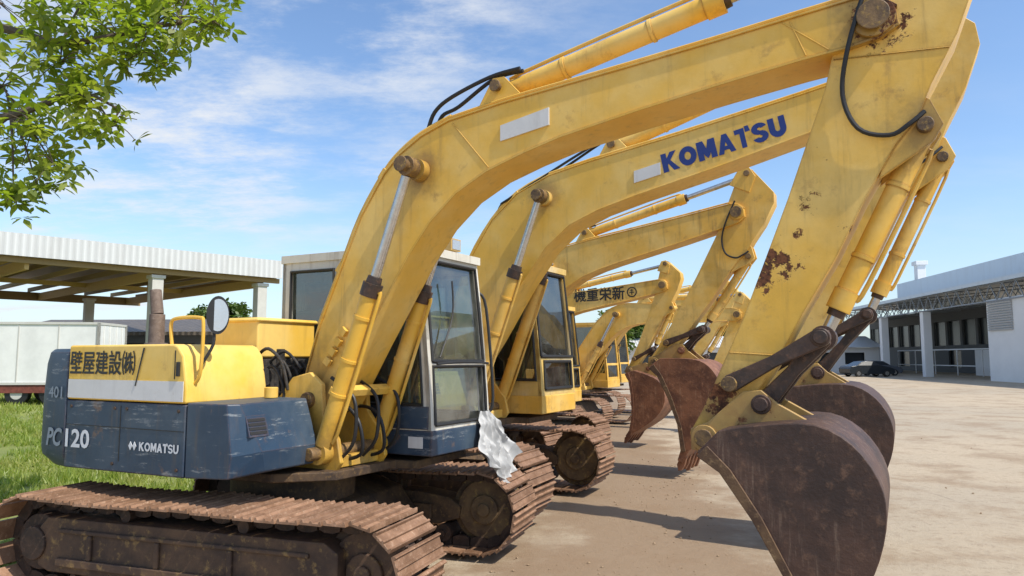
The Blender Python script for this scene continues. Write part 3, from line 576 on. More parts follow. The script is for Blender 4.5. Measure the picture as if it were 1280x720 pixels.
for dx in (0,.044):
    c0=(-.415+dx,1.12); mb=MB(); mb.prism([(c0[0]-.021,c0[1]),(c0[0],c0[1]-.031),(c0[0]+.021,c0[1]),(c0[0],c0[1]+.031)],yf-.006,yf-.003); mb.obj('emblem','letter_white',m1['lower'],smooth=False)
textmesh('401',.17,.085,-1.43,-1.212,1.44,0,'letter_grey',m1['cw'],bold=.004)
mb=MB(); mb.prism([(2.12,3.24),(2.49,3.30),(2.49,3.42),(2.12,3.35)],m1['yface']-.001,m1['yface']+.011); mb.obj('white_sticker','white',m1['boom'],smooth=False)
# machine 2
B2O=[(.30,1.62),(.28,1.75),(.42,2.3),(0.63,2.88),(0.96,3.37),(1.29,3.65),(1.70,3.82),(2.20,3.92),(2.76,4.01),(3.20,4.08),(4.41,4.30),(4.95,4.41),(5.24,4.47),(5.38,4.45),(5.46,4.36)]
B2I=[(5.44,4.24),(5.26,4.16),(4.85,4.04),(4.46,3.92),(3.61,3.70),(2.75,3.50),(2.3,3.38),(1.95,3.24),(1.65,3.00),(1.33,2.58),(0.93,1.96),(.62,1.52),(.45,1.48)]
m2=build_excavator(dict(C=(-.93,9.3),S=1.10,bs=1.12,semi=1,ymat='yel2',yboom='yelboom2',cabmat='paleyel',tyaw=4,boom=B2O+B2I,nO=len(B2O),tip=(5.30,4.32),foot=(.5,1.6),cyltop=(1.66,3.56),acb=(2.45,4.10),
   pin=(4.13,1.42),tooth=(4.65,.04),bw=.55,barrel=.66,label='large yellow excavator with blue lettering along its boom'))
blockword(1.27,.205,3.05,m2['yface']+.006,3.69,R(11),'letter_blue',m2['boom'],S=.33)
mb=MB(); mb.prism([(2.72,3.62),(3.01,3.68),(3.01,3.81),(2.72,3.75)],m2['yface']+.0,m2['yface']+.011); mb.obj('white_sticker','white',m2['boom'],smooth=False)
# machine 3..6
m3=build_excavator(dict(C=(-.35,12.9),semi=1,ymat='yel2',tyaw=0,foot=(.45,1.42),tip=(4.3,3.88),pin=(3.02,1.68),tooth=(3.46,.05),bmat='bucketr',bw=.52,label='old yellow excavator with red rusted bucket resting on its teeth'))
m4=build_excavator(dict(C=(-.23,16.3),S=.9,bs=.85,ymat='yel2',tyaw=0,foot=(.47,1.35),tip=(3.75,3.17),pin=(3.05,1.5),tooth=(3.0,.05),bmat='bucketr',bw=.42,label='small yellow excavator with black characters painted on its boom'))
textmesh('機重栄新',1.10,.27,1.86,m4['yface']+.006,2.90,R(1),'letter_black',m4['boom'],bold=.012)
mb=MB(); n=20; yq=m4['yface']+.006
for i in range(n):
    a0,a1=6.283*i/n,6.283*(i+1)/n; mb.add([(3.12+r*math.cos(a),yq,3.06+r*math.sin(a)) for r,a in ((.105,a0),(.105,a1),(.080,a1),(.080,a0))],[(0,1,2,3)])
for a,b,c_,d_ in ((3.07,3.045,3.17,3.065),(3.11,3.0,3.13,3.12),(3.08,3.09,3.16,3.105)): mb.add([(a,yq-.0005,b),(c_,yq-.0005,b),(c_,yq-.0005,d_),(a,yq-.0005,d_)],[(0,1,2,3)])
mb.obj('round_mark','letter_black',m4['boom'],smooth=False)
m5=build_excavator(dict(C=(1.3,19.4),ymat='yel2',tyaw=0,tip=(4.6,2.75),foot=(.5,1.4),pin=(3.75,.95),tooth=(4.3,.04),bs=.9,bmat='bucketr',label='dusty yellow excavator with lowered boom and curled bucket'))
m6=build_excavator(dict(C=(2.2,23.2),ymat='yel2',tyaw=0,tip=(4.4,3.4),foot=(.5,1.4),pin=(3.3,1.3),tooth=(3.8,.04),bmat='bucketr',label='dusty yellow excavator at the end of the row'))
# limp plastic sack draped from the cab corner over the track
mb=MB(); nx,ny=60,40; vs=[]
for i in range(nx):
    for j in range(ny):
        u=i/(nx-1)-.5; v=j/(ny-1)
        wd=.16+.34*min(1,v*1.4)**.8
        ph=u*22+2.5*mnoise.noise(Vector((u*2,v*1.6,2)))
        fold=(1-abs(math.sin(ph)))**1.4
        crease=mnoise.noise(Vector((u*5,v*7,5)))
        x=1.27+.060*fold*(.25+v)+.13*v*v+.035*crease-.16*max(0,.18-v)-.07*abs(u)
        y=1.05+u*wd+.04*v+.02*mnoise.noise(Vector((v*4,u*4,3)))
        ln=.50+.14*mnoise.noise(Vector((u*5,1,1)))+.10*math.cos(u*5)
        z=1.28-v*ln+.012*crease
        vs.append((x,y,z))
mb.add(vs,[(i*ny+j,(i+1)*ny+j,(i+1)*ny+j+1,i*ny+j+1) for i in range(nx-1) for j in range(ny-1)])
ce=mb.obj('cloth_bag','cloth',None,ang=70); ce.location=(-1.81,6.2,0); ce.rotation_euler=(0,0,-R(28)); ce['label']='crumpled grey white sack hanging over the rusty track'; ce['category']='cloth sack'
# ------------------------------------------------------------------ ground
def ground_mat():
    m,nt,b=newmat('dusty_concrete_yard'); v=objvec(nt)
    n1=noise_node(nt,v,.12,6,.6); n2=noise_node(nt,v,.9,9,.65,off=(4,2,0)); n3=noise_node(nt,v,9,9,.75); n4=noise_node(nt,v,60,6,.7)
    c=mix(nt,ramp(nt,n1,.35,.65),(.48,.385,.265),(.41,.34,.245))
    c=mix(nt,ramp(nt,n2,.46,.66,0,.8),c,(.31,.22,.135))
    c=mix(nt,ramp(nt,n3,.48,.70,0,.6),c,(.24,.17,.11))
    c=mix(nt,ramp(nt,n4,.55,.75,0,.45),c,(.56,.48,.37))
    sx=N(nt,'ShaderNodeSeparateXYZ'); nt.links.new(v,sx.inputs[0])
    dd=mathn(nt,'ABSOLUTE',mathn(nt,'SUBTRACT',sx.outputs['X'],mathn(nt,'ADD',mathn(nt,'MULTIPLY',sx.outputs['Y'],.10),.55)))
    f=mathn(nt,'ADD',mathn(nt,'MULTIPLY',dd,-.5),mathn(nt,'MULTIPLY',n2,2.0)); c=mix(nt,ramp(nt,f,.10,.65,0,.8),c,(.25,.165,.095))
    for k,(ax,per) in enumerate((('X',11.),('Y',9.))):
        w=mathn(nt,'ADD',mathn(nt,'MULTIPLY',sx.outputs[ax],1/per),mathn(nt,'MULTIPLY',n2,.012))
        f=mathn(nt,'ABSOLUTE',mathn(nt,'SUBTRACT',mathn(nt,'FRACT',w),.5))
        c=mix(nt,mathn(nt,'MULTIPLY',ramp(nt,f,.0022,.0008),ramp(nt,n2,.35,.55,.5,.0)),c,(.16,.12,.09))
    setc(b,nt,'Base Color',c); setc(b,nt,'Roughness',.88)
    bump(nt,b,mathn(nt,'ADD',mathn(nt,'MULTIPLY',n3,1.),mathn(nt,'MULTIPLY',n4,.4)),.6,.04); return m
mb=MB(); S_=1500; mb.add([(-S_,-60,0),(S_,-60,0),(S_,S_,0),(-S_,S_,0)],[(0,1,2,3)]); g=mb.obj('ground',ground_mat(),smooth=False); g['kind']='structure'
def grassmat(name,a,b_,c_):
    m,nt,b=newmat(name); v=objvec(nt); n1=noise_node(nt,v,.8,6,.6); n2=noise_node(nt,v,14,6,.7)
    c=mix(nt,ramp(nt,n1,.35,.65),a,b_); c=mix(nt,ramp(nt,n2,.5,.7,0,.6),c,c_); setc(b,nt,'Base Color',c); setc(b,nt,'Roughness',.8); bump(nt,b,n2,.6,.05); return m
pts=[]
for i in range(60):
    y=5.2+i*.75; x=-3.3-.02*(y-5)+.35*mnoise.noise(Vector((y*.7,0,0))) - max(0,(9-y))*.25
    pts.append((x,y))
pts=[(-60,4.5),(-6,4.8)]+pts+[(-8,52),(-60,52)]
mb=MB(); mb.add([(x,y,.004) for x,y in pts],[tuple(range(len(pts)-1,-1,-1))][:1]); 
gs=mb.obj('lawn',grassmat('grass_soil',(.15,.19,.035),(.22,.245,.05),(.29,.25,.11)),smooth=False); gs['kind']='structure'
rng=np.random.default_rng(3); nb=70000
Yb=5.6+ (rng.random(nb)**1.9)*30; a=rng.random(nb); Xb=-3.5-.02*Yb-np.maximum(0,9-Yb)*.25-a*(Yb*.62-1.6)
dens=np.array([mnoise.noise(Vector((x*.9,y*.9,0)))+.4*mnoise.noise(Vector((x*3,y*3,4))) for x,y in zip(Xb,Yb)])
keep=dens>-.18; Xb=Xb[keep];Yb=Yb[keep]; nb=len(Xb); hgt=.03+.10*rng.random(nb)+.10*np.maximum(0,dens[keep]); hgt*= (1+Yb*.012); w=.006+.0009*Yb; th=rng.random(nb)*6.283
lx=rng.normal(0,.06,nb);ly=rng.normal(0,.06,nb)
V=np.zeros((nb,3,3)); V[:,0]=np.stack([Xb-np.cos(th)*w,Yb-np.sin(th)*w,np.zeros(nb)],1); V[:,1]=np.stack([Xb+np.cos(th)*w,Yb+np.sin(th)*w,np.zeros(nb)],1); V[:,2]=np.stack([Xb+lx,Yb+ly,hgt],1)
def npmesh(name,V,k,mats,parent=None):
    me=bpy.data.meshes.new(name); n=V.shape[0]; V=V.reshape(-1,3); me.vertices.add(len(V)); me.vertices.foreach_set('co',V.ravel()); me.loops.add(n*k); me.loops.foreach_set('vertex_index',np.arange(n*k)); me.polygons.add(n); me.polygons.foreach_set('loop_start',np.arange(n)*k); me.update(calc_edges=True)
    me.materials.append(mats); o=bpy.data.objects.new(name,me); COL.objects.link(o)
    if parent: o.parent=parent
    return o
def leafmat(name,c1,c2,c3,tr=.35):
    m=bpy.data.materials.new(name); m.use_nodes=True; nt=m.node_tree; nt.nodes.clear(); out=N(nt,'ShaderNodeOutputMaterial')
    g=N(nt,'ShaderNodeNewGeometry'); v=objvec(nt)
    c=mix(nt,g.outputs['Random Per Island'],c1,c2); c=mix(nt,ramp(nt,noise_node(nt,v,1.6,4),.4,.65,0,.7),c,c3)
    d=N(nt,'ShaderNodeBsdfPrincipled'); d.inputs['Roughness'].default_value=.45; t=N(nt,'ShaderNodeBsdfTranslucent'); nt.links.new(c,d.inputs['Base Color'])
    tc=mix(nt,1.,c,(1.6,1.8,.6),'MULTIPLY'); nt.links.new(tc,t.inputs[0]); ms=N(nt,'ShaderNodeMixShader'); ms.inputs[0].default_value=tr
    nt.links.new(d.outputs[0],ms.inputs[1]); nt.links.new(t.outputs[0],ms.inputs[2]); nt.links.new(ms.outputs[0],out.inputs[0]); return m
go=npmesh('grass',V,3,leafmat('grass_blades',(.16,.23,.035),(.28,.33,.06),(.34,.32,.11))); go['kind']='stuff'
mb=MB()
for i in range(520):
    if i<300: y=6+random.random()*7; x=.7+(y-6)*.2+random.gauss(0,.40)+.5
    elif i<440: y=4.3+random.random()*2.5; x=-.2+random.random()*1.6
    else: y=4.5+random.random()**1.5*22; x=random.uniform(.15,.7)*y
    r=random.choice((.005,.006,.008,.01,.012,.02))*(1+y*.02)
    vs=[(x+random.uniform(.5,1)*p,y+random.uniform(.5,1)*q,random.uniform(.5,1)*s_*r) for p,q,s_ in ((r,0,.3),(-r,0,.3),(0,r,.3),(0,-r,.3),(0,0,.9),(0,0,-.1))]
    mb.add(vs,[(0,2,4),(2,1,4),(1,3,4),(3,0,4),(2,0,5),(1,2,5),(3,1,5),(0,3,5)])
d=mb.obj('dirt_clods',plain('dirt_clod',(.31,.22,.135),.95),smooth=False); d['kind']='stuff'
# ------------------------------------------------------------------ trees
bark=plain('tree_bark',(.11,.085,.06),.9,var=.5,scale=12,bs=.6)
def leafcloud(centers,n_per,size,rosette=7,aspect=.36):
    out=[]
    for (cx,cy,cz,r) in centers:
        for _ in range(int(n_per*r*r)):
            d=rng.normal(size=3); d/=np.linalg.norm(d); q=np.array([cx,cy,cz])+d*r*(rng.random()**.45)*np.array([1,1,.85])
            up=rng.normal(size=3)*.5+np.array([0,0,1.]); up/=np.linalg.norm(up)
            a0=rng.random()*6.28
            for k in range(rosette):
                a=a0+6.283*k/rosette+rng.normal()*.2
                t=np.cross(up,[1,0,.1]); t/=np.linalg.norm(t); s=np.cross(up,t)
                dr=t*math.cos(a)+s*math.sin(a)+up*rng.normal(-.15,.35); dr/=np.linalg.norm(dr)
                L=size*rng.uniform(.65,1.2); w=np.cross(dr,up); w/= (np.linalg.norm(w)+1e-6); w=w*L*aspect*.5
                b0=q+dr*L*.12
                out.append([b0,q+dr*L*.45+w,q+dr*L*.8+w*.75,q+dr*L*1.1-up*L*.12,q+dr*L*.8-w*.75,q+dr*L*.45-w])
    return np.array(out)
te=empty('tree',(-9.2,8.6,0),0,'leafy green tree with branches overhanging the parked machine','tree')
blobs=[(-3.32,7,5.1,.42),(-2.98,7,5.08,.24),(-3.75,7.1,4.78,.34),(-3.95,7.1,4.95,.46),(-4.6,7.2,4.75,.55),(-4.22,7,4.3,.38),(-3.92,7,4.02,.26),(-4.7,7,4.0,.44),(-4.48,7,3.62,.28),(-4.85,7,3.28,.24),(-4.62,7,3.38,.18),(-3.5,7.5,5.7,.6),(-4.4,7.3,5.5,.7),(-5.4,7.5,4.6,.8),(-5.6,7.6,5.6,.9),(-5.4,7.2,3.7,.5),(-6.8,8,5.2,1.1),(-7.2,8.3,6.6,1.4),(-9,8.8,7,1.6),(-10.8,9,6.2,1.5),(-9,9.6,5.4,1.4),(-5.6,8.6,6.8,1.0)]
small=[b for b in blobs if b[3]<.75]; large=[b for b in blobs if b[3]>=.75]
lm=leafmat('broad_leaf',(.12,.17,.022),(.24,.30,.04),(.36,.37,.09),.5)
V=leafcloud(small,205,.13,aspect=.42); V2=leafcloud(large,30,.19)
V=np.concatenate([V,V2]); V-=np.array([-9.2,8.6,0])
npmesh('crown',V,6,lm,te)
mb=MB(); o=Vector((-9.2,8.6,0))
def br(p,r,t): mb.tube([Vector(q)-o for q in p],r,8,smooth=4,taper=t)
br([(-9.2,8.6,-.1),(-9.15,8.6,1.5),(-9.0,8.6,3.2),(-9.1,8.8,5),(-9,8.8,6.8)],.22,.07)
br([(-9.0,8.6,3.0),(-7.6,8.1,4.0),(-6.2,7.6,4.2),(-5.0,7.1,4.15),(-4.3,7.0,4.35),(-3.9,7,4.2)],.08,.010)
br([(-9.05,8.7,4.0),(-7.4,8.1,5.2),(-5.8,7.5,5.3),(-4.6,7.2,4.95),(-3.6,7.05,5.05),(-3.0,7,5.1)],.08,.008)
for b_ in blobs:
    c=Vector(b_[:3]); base=min([Vector(q) for q in ((-5.0,7.1,4.15),(-4.3,7.0,4.35),(-5.8,7.5,5.3),(-4.6,7.2,4.95),(-3.6,7.05,5.05),(-7.4,8.1,5.2),(-9,8.8,6))],key=lambda q:(q-c).length)
    br([base,(base+c)/2+Vector((0,0,.08)),c],.016,.005)
    for _ in range(int(9*b_[3])+3):
        dd=Vector((random.gauss(0,1),random.gauss(0,1),random.gauss(0,1))).normalized()*b_[3]*.9; br([c-dd*.1,c+dd*.5+Vector((0,0,.04)),c+dd],.007,.003)
mb.obj('trunk',bark,te)
lmf=leafmat('far_leaf',(.05,.095,.02),(.09,.15,.03),(.14,.17,.045),.2)
def fartree(x,y,h,r,label='green tree standing behind the yard'):
    e=empty('tree',(x,y,0),0,label,'tree','trees behind the yard')
    cs=[(random.gauss(0,r*.4),random.gauss(0,r*.4),h-r*random.uniform(.4,1.3),r*random.uniform(.35,.6)) for _ in range(9)]
    V=leafcloud(cs,55*max(.4,3/r),.42*r/2.5,rosette=5,aspect=.6); npmesh('crown',V,6,lmf,e)
    mb=MB(); mb.tube([(0,0,-.1),(.1,0,h*.4),(0,0,h*.75)],.2,7,taper=.08)
    for c in cs: mb.tube([(0,0,h*.45),(c[0]*.5,c[1]*.5,(h*.5+c[2])/2),c[:3]],.08,6,taper=.02)
    mb.obj('trunk',bark,e)
for x,y,h,r in ((11.5,82,7.0,3.),(15,88,6.8,2.8),(27,95,7.0,3.),(24,100,6.6,2.6),(-29,75,8,3),(-32.5,78,7.2,2.6),(31,112,7.0,3.0),(6,92,6.2,2.8),(19,112,6.5,3),(36,122,7,3),(-46,80,6,3)): fartree(x,y,h,r)
# ------------------------------------------------------------------ buildings
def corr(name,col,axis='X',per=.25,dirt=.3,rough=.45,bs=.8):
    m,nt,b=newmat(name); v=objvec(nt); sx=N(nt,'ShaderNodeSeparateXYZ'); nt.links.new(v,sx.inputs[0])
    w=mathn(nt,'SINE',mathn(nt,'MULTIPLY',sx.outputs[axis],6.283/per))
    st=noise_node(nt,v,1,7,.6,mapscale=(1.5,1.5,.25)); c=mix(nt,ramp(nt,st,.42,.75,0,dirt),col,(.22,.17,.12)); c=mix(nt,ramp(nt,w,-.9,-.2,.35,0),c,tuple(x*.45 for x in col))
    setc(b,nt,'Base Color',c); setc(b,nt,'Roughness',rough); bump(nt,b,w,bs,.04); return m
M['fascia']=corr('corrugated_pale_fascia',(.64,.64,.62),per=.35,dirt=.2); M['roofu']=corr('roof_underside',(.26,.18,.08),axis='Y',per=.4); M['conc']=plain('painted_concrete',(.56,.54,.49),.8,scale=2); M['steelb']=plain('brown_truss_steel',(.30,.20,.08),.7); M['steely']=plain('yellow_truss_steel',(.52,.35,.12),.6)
M['roofblue']=corr('blue_grey_roof',(.52,.59,.65),axis='Y',per=.5,dirt=.12); M['whitew']=plain('white_wall',(.76,.76,.75),.8,scale=.7,var=.15); M['steelg']=plain('grey_truss_steel',(.26,.28,.30),.5); M['darkin']=plain('dark_window_band',(.03,.035,.04),.25); M['greyw']=plain('grey_wall',(.12,.125,.13),.8); M['louv']=plain('pale_louvre',(.48,.49,.49),.7)
M['roofdark']=corr('old_dark_roof',(.10,.085,.07),per=.5,dirt=.5)
def truss(mb,p,q,h,n,r,mi=0):
    p=Vector(p);q=Vector(q); up=Vector((0,0,h)); mb.tube([p,q],r,5,mi,smooth=1); mb.tube([p+up,q+up],r,5,mi,smooth=1)
    for i in range(n):
        a=p.lerp(q,i/n);b=p.lerp(q,(i+.5)/n);c=p.lerp(q,(i+1)/n); mb.tube([a,b+up],r*.7,4,mi,smooth=1); mb.tube([b+up,c],r*.7,4,mi,smooth=1)
Rp=Vector((-14.9,47.2,0)); ex=Vector((-.677,-.736,0)); ang=math.atan2(ex.y,ex.x)
she=empty('open_shed',Rp,ang,'open steel shed with pale corrugated fascia and concrete columns','shed')
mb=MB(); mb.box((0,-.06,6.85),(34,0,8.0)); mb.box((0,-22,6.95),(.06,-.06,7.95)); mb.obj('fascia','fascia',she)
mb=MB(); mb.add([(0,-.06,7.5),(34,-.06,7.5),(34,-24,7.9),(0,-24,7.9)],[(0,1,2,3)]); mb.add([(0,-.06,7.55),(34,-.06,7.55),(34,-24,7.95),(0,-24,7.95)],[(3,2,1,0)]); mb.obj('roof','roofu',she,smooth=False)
mb=MB()
for k in range(17): mb.box((.25+k*2,-23.5,6.85),(.40+k*2,-.3,7.15),k%2)
mb.box((0,-.55,6.55),(34,-.35,6.85),0); mb.box((0,-12.6,6.55),(34,-12.4,6.85),1); mb.box((0,-23.6,6.2),(34,-23.4,6.85),0)
for k in range(5): mb.box((1.0+k*6.5,-23.3,6.25),(1.2+k*6.5,-.6,6.8),1)
mb.obj('roof_beams',['steelb','steely'],she)
for (xx,yy) in ((1.1,-.8),(7.6,-.8),(24,-.8),(4.45,-22)):
    mb=MB(); mb.box((xx-.32,yy-.32,0),(xx+.32,yy+.32,6.5)); mb.box((xx-.4,yy-.4,6.3),(xx+.4,yy+.4,6.5)); mb.obj('column','conc',she,bevel=.03)
le=empty('low_building',(-44,62,0),R(-4),'low building with dark weathered sheet roof','building')
mb=MB(); mb.add([(0,0,3.9),(27,0,3.9),(27,7,5.3),(0,7,5.3)],[(0,1,2,3)]); mb.box((0,-.05,3.6),(27,.0,3.9)); mb.obj('roof','roofdark',le,smooth=False)
mb=MB(); mb.wall(lambda u,v:(.3+26.4*u,.6,3.7*v),[(.05+.16*k,.0,.17+.16*k,.8) for k in range(6)],(0,.2,0)); mb.box((.3,6.5,0),(26.7,6.8,5.0)); mb.box((.3,.9,0),(.5,6.4,3.8)); mb.box((26.5,.9,0),(26.7,6.4,3.8)); mb.obj('wall','greyw',le,smooth=False)
er=Vector((.131,.991,0)); ang=math.atan2(er.y,er.x)
we=empty('warehouse',(35.0,50.0,0),ang,'large warehouse with blue-grey roof, truss canopy and white columns','warehouse')
LW=66
mb=MB(); mb.add([(-16,0,7.5),(LW,0,7.5),(LW,-9,9.0),(-16,-9,9.0)],[(0,1,2,3)]); mb.add([(-16,0,7.42),(LW,0,7.42),(LW,-9,8.92),(-16,-9,8.92)],[(3,2,1,0)]); mb.box((-16,-.02,7.25),(LW,.10,7.55))
mb.box((-16,-9.1,8.9),(46,-9.0,11.2)); mb.add([(-16,-9.0,11.2),(46,-9.0,11.2),(46,-30,13.2),(-16,-30,13.2)],[(0,1,2,3)]); mb.box((45.9,-30,8),(46,-9.1,11.1)); mb.add([(-16,-9,8.95),(LW,-9,8.95),(LW,-30,9.3),(-16,-30,9.3)],[(3,2,1,0)]); mb.obj('roof','roofblue',we,smooth=False)
mb=MB(); truss(mb,(-16,-.15,5.95),(LW,-.15,5.95),1.25,46,.06)
for k in range(10): truss(mb,(-12+k*7.6,-.2,5.95),(-12+k*7.6,-11,7.0),1.2,7,.05)
mb.obj('roof_truss','steelg',we)
for xx in (17,27.3,37.5,48,60):
    mb=MB(); mb.box((xx-.35,-.9,0),(xx+.35,-.2,5.9)); mb.obj('column','whitew',we,bevel=.03)
mb=MB(); mb.box((-14,-14,0),(5.6,-.35,6.1)); mb.obj('annex_wall','whitew',we,smooth=False,label='white painted annex block')
for k in range(12):
    mb=MB(); mb.box((2.0,-.34,3.75+k*.18),(5.3,-.22,3.87+k*.18),rot=Matrix.Rotation(-.5,3,'X')); mb.obj('louvre_slat','louv',we)
mb=MB(); mb.wall(lambda u,v:(5.7+(LW-6)*u,-12,7.6*v),[(.02+.0613*k,.42,.072+.0613*k,.80) for k in range(16)]+[(.02+.0613*k,.08,.072+.0613*k,.34) for k in range(0,16,2)],(0,-.2,0)); mb.obj('back_wall','greyw',we,smooth=False)
mb=MB(); mb.box((5.9,-12.5,.3),(LW-.4,-12.3,7)); mb.obj('window_band','darkin',we,smooth=False)
mb=MB()
for k in range(6): mb.box((14+k*5.0,-6.2,0),(14.08+k*5,-6.12,2.6)); 
mb.box((14,-6.2,2.5),(39,-6.12,2.62)); mb.box((14,-6.2,.9),(39,-6.12,1.0)); mb.box((14,-8,0),(24,-7.8,2.5)); mb.obj('partition','whitew',we,smooth=False)
mb=MB(); mb.box((41,-10.6,11.0),(42,-9.6,13.4)); mb.box((40.8,-10.8,13.1),(42.2,-9.4,13.6)); mb.obj('chimney','whitew',we,bevel=.04)
fe=empty('low_building',(9.5,84,0),R(-2),'long low white building with pale sheet roof','building')
mb=MB(); mb.wall(lambda u,v:(32*u,0,2.9*v),[(.04+.12*k,.35,.11+.12*k,.8) for k in range(8)],(0,.2,0)); mb.box((0,.25,0),(.2,8,2.9)); mb.box((31.8,.25,0),(32,8,2.9)); mb.obj('wall','whitew',fe,smooth=False)
mb=MB(); mb.box((.2,.5,.1),(31.8,.6,2.8)); mb.obj('window_band','darkin',fe,smooth=False)
mb=MB(); mb.add([(-.5,-.6,2.9),(32.5,-.6,2.9),(32.5,4.5,4.3),(-.5,4.5,4.3)],[(0,1,2,3)]); mb.add([(-.5,9,2.9),(32.5,9,2.9),(32.5,4.5,4.3),(-.5,4.5,4.3)],[(3,2,1,0)]); mb.obj('roof','fascia',fe,smooth=False)
# ------------------------------------------------------------------ trailer
tre=empty('box_trailer',(-15.6,28.6,0),R(186),'white box trailer with rusty chassis parked on grass','trailer')
M['boxw']=plain('white_box_panel',(.78,.77,.73),.5,var=.3,scale=1.5); M['redrust']=rusty('red_chassis',(.12,.03,.02),(.22,.06,.04),(.1,.05,.03))
mb=MB(); mb.box((0,-1.2,.75),(8.5,1.2,3.05)); mb.obj('cargo_box','boxw',tre,bevel=.03)
mb=MB()
for zz in (.75,2.98): mb.box((-.04,-1.24,zz),(8.54,1.24,zz+.09))
for k in range(2): mb.box((-.05,-1.24,.75),(.05,-1.15,3.05)); mb.box((-.05,1.15,.75),(.05,1.24,3.05))
for k in range(6): mb.box((1.4*(k+1)-.02,1.2,.84),(1.4*(k+1)+.02,1.22,2.98))
mb.obj('box_frame','conc',tre)
mb=MB(); mb.box((.2,-.5,.5),(8.3,-.35,.74)); mb.box((.2,.35,.5),(8.3,.5,.74)); mb.box((.0,-1.2,.62),(8.5,-1.12,.74)); mb.box((0,1.12,.45),(8.5,1.2,.74)); mb.obj('chassis','redrust',tre)
for xx in (1.6,2.8,7.0):
    for yy in (-1.,1.):
        mb=MB(); mb.ycyl(xx,.42,yy-.14,yy+.14,.42,24); mb.ycyl(xx,.42,yy-.15,yy+.15,.22,18,1); mb.obj('wheel',['rubber','conc'],tre,bevel=.02)
mb=MB(); mb.box((-.02,-1.1,.85),(-.0,-.02,2.95)); mb.box((-.02,.02,.85),(-.0,1.1,2.95))
for y in (-.8,-.3,.3,.8): mb.cyl((-.04,y,.85),(-.04,y,2.95),.02,.02,8)
mb.obj('rear_door','boxw',tre)
# ------------------------------------------------------------------ cars
def car(x,y,rot,colr,label):
    e=empty('parked_car',(x,y,0),R(rot),label,'car','cars parked by the warehouse'); mt=plain('car_paint',colr,.25,.2,var=.05)
    side=[(-2.25,.35),(-2.28,.75),(-2.1,.95),(-1.55,1.02),(-.9,1.38),(-.3,1.45),(.35,1.42),(1.05,1.0),(1.8,.88),(2.2,.72),(2.27,.4),(2.1,.25),(-2.1,.25)]
    mb=MB(); n=len(side); vs=[]
    for sgn in (-1,1):
        for sx_,sz in side: vs.append((sx_,sgn*(.88 if sz<1.0 else .88-.45*(sz-1.0)*1.2),sz))
    mb.add(vs,[tuple(range(n)),tuple(range(2*n-1,n-1,-1))]+[(i,i+n,(i+1)%n+n,(i+1)%n) for i in range(n)]); mb.obj('body',mt,e,bevel=.05)
    for sgn in (-1,1):
        mb=MB(); q=[(-1.4,1.04),(-.85,1.34),(-.3,1.40),(.32,1.37),(.9,1.04)]; mb.add([(a_,sgn*(.895-.54*(b_-1.0)),b_) for a_,b_ in q],[tuple(range(5))]); mb.obj('side_window','darkin',e,smooth=False)
    mb=MB(); mb.add([(1.06,-.75,1.03),(1.06,.75,1.03),(.40,.62,1.42),(.40,-.62,1.42)],[(0,1,2,3)]); mb.obj('windscreen','darkin',e,smooth=False)
    for xx in (-1.4,1.4):
        for yy in (-.8,.8):
            mb=MB(); mb.ycyl(xx,.32,yy-.1,yy+.1,.32,20); mb.ycyl(xx,.32,yy-.11,yy+.11,.19,14,1); mb.obj('wheel',['rubber','chrome'],e)
car(32.8,68,8,(.03,.035,.04),'dark sedan parked in front of the warehouse'); car(35.6,72,5,(.12,.13,.15),'grey sedan parked beside the dark sedan')
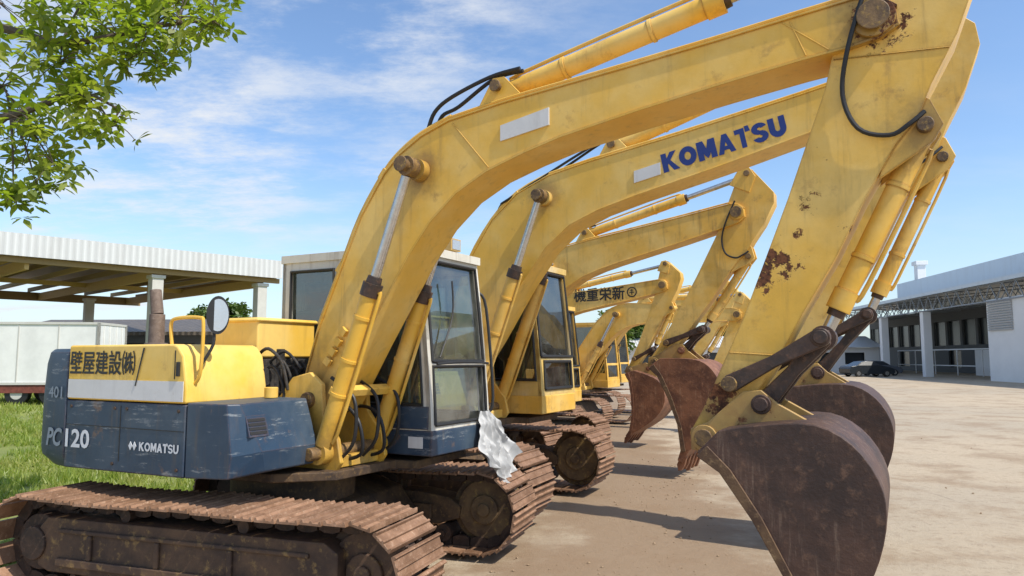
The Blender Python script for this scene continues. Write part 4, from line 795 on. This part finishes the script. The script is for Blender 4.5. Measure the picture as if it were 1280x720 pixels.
# ------------------------------------------------------------------ sky & light
to_sun=Vector((.61,-.44,1.0)).normalized(); elev=math.asin(to_sun.z); az=math.atan2(to_sun.x,to_sun.y)
w=bpy.data.worlds.new('World'); scene.world=w; w.use_nodes=True; nt=w.node_tree; nt.nodes.clear()
out=N(nt,'ShaderNodeOutputWorld'); bg=N(nt,'ShaderNodeBackground'); sky=N(nt,'ShaderNodeTexSky'); sky.sky_type='NISHITA'; sky.sun_disc=False; sky.sun_elevation=elev; sky.sun_rotation=az; sky.air_density=1.05; sky.dust_density=.8; sky.ozone_density=1.5
tc=N(nt,'ShaderNodeTexCoord'); sp=N(nt,'ShaderNodeSeparateXYZ'); nt.links.new(tc.outputs['Generated'],sp.inputs[0])
zz=mathn(nt,'MAXIMUM',mathn(nt,'ADD',sp.outputs['Z'],.12),.03); cb=N(nt,'ShaderNodeCombineXYZ'); nt.links.new(mathn(nt,'DIVIDE',sp.outputs['X'],zz),cb.inputs[0]); nt.links.new(mathn(nt,'DIVIDE',sp.outputs['Y'],zz),cb.inputs[1])
nA=noise_node(nt,cb.outputs[0],.55,4,.5,off=(1.3,.4,0)); nB=noise_node(nt,cb.outputs[0],1.9,13,.68,mapscale=(1,1.5,1),off=(.3,2.,0))
cm=mathn(nt,'MULTIPLY',ramp(nt,nA,.34,.60),ramp(nt,nB,.38,.70))
lf=ramp(nt,sp.outputs['X'],.22,-.15)
cm=mathn(nt,'MULTIPLY',cm,mathn(nt,'ADD',mathn(nt,'MULTIPLY',lf,.88),.12),clamp=True)
haze=ramp(nt,sp.outputs['Z'],.26,0.0,0,.38)
sk=mix(nt,1.,sky.outputs[0],(1.12,1.24,1.37),'MULTIPLY')
c=mix(nt,haze,sk,(4.2,5.1,5.8)); c=mix(nt,cm,c,(5.7,5.9,6.2))
nt.links.new(c,bg.inputs[0]); bg.inputs[1].default_value=.15; nt.links.new(bg.outputs[0],out.inputs[0])
sl=bpy.data.lights.new('sun','SUN'); sl.energy=5.0; sl.angle=R(.53); sl.color=(1,.94,.84); so=bpy.data.objects.new('sun',sl); COL.objects.link(so); so.rotation_euler=to_sun.to_track_quat('Z','Y').to_euler()
# ------------------------------------------------------------------ camera
cam=bpy.data.cameras.new('camera'); cam.sensor_width=36; cam.lens=914/1280*36; cam.clip_end=3000; cam.clip_start=.05
co=bpy.data.objects.new('camera',cam); COL.objects.link(co); co.location=(0,0,1.75); co.rotation_euler=(math.pi/2+math.atan(87/914),0,0); scene.camera=co
scene.view_settings.view_transform='Standard'; scene.view_settings.look='None'; scene.view_settings.exposure=0
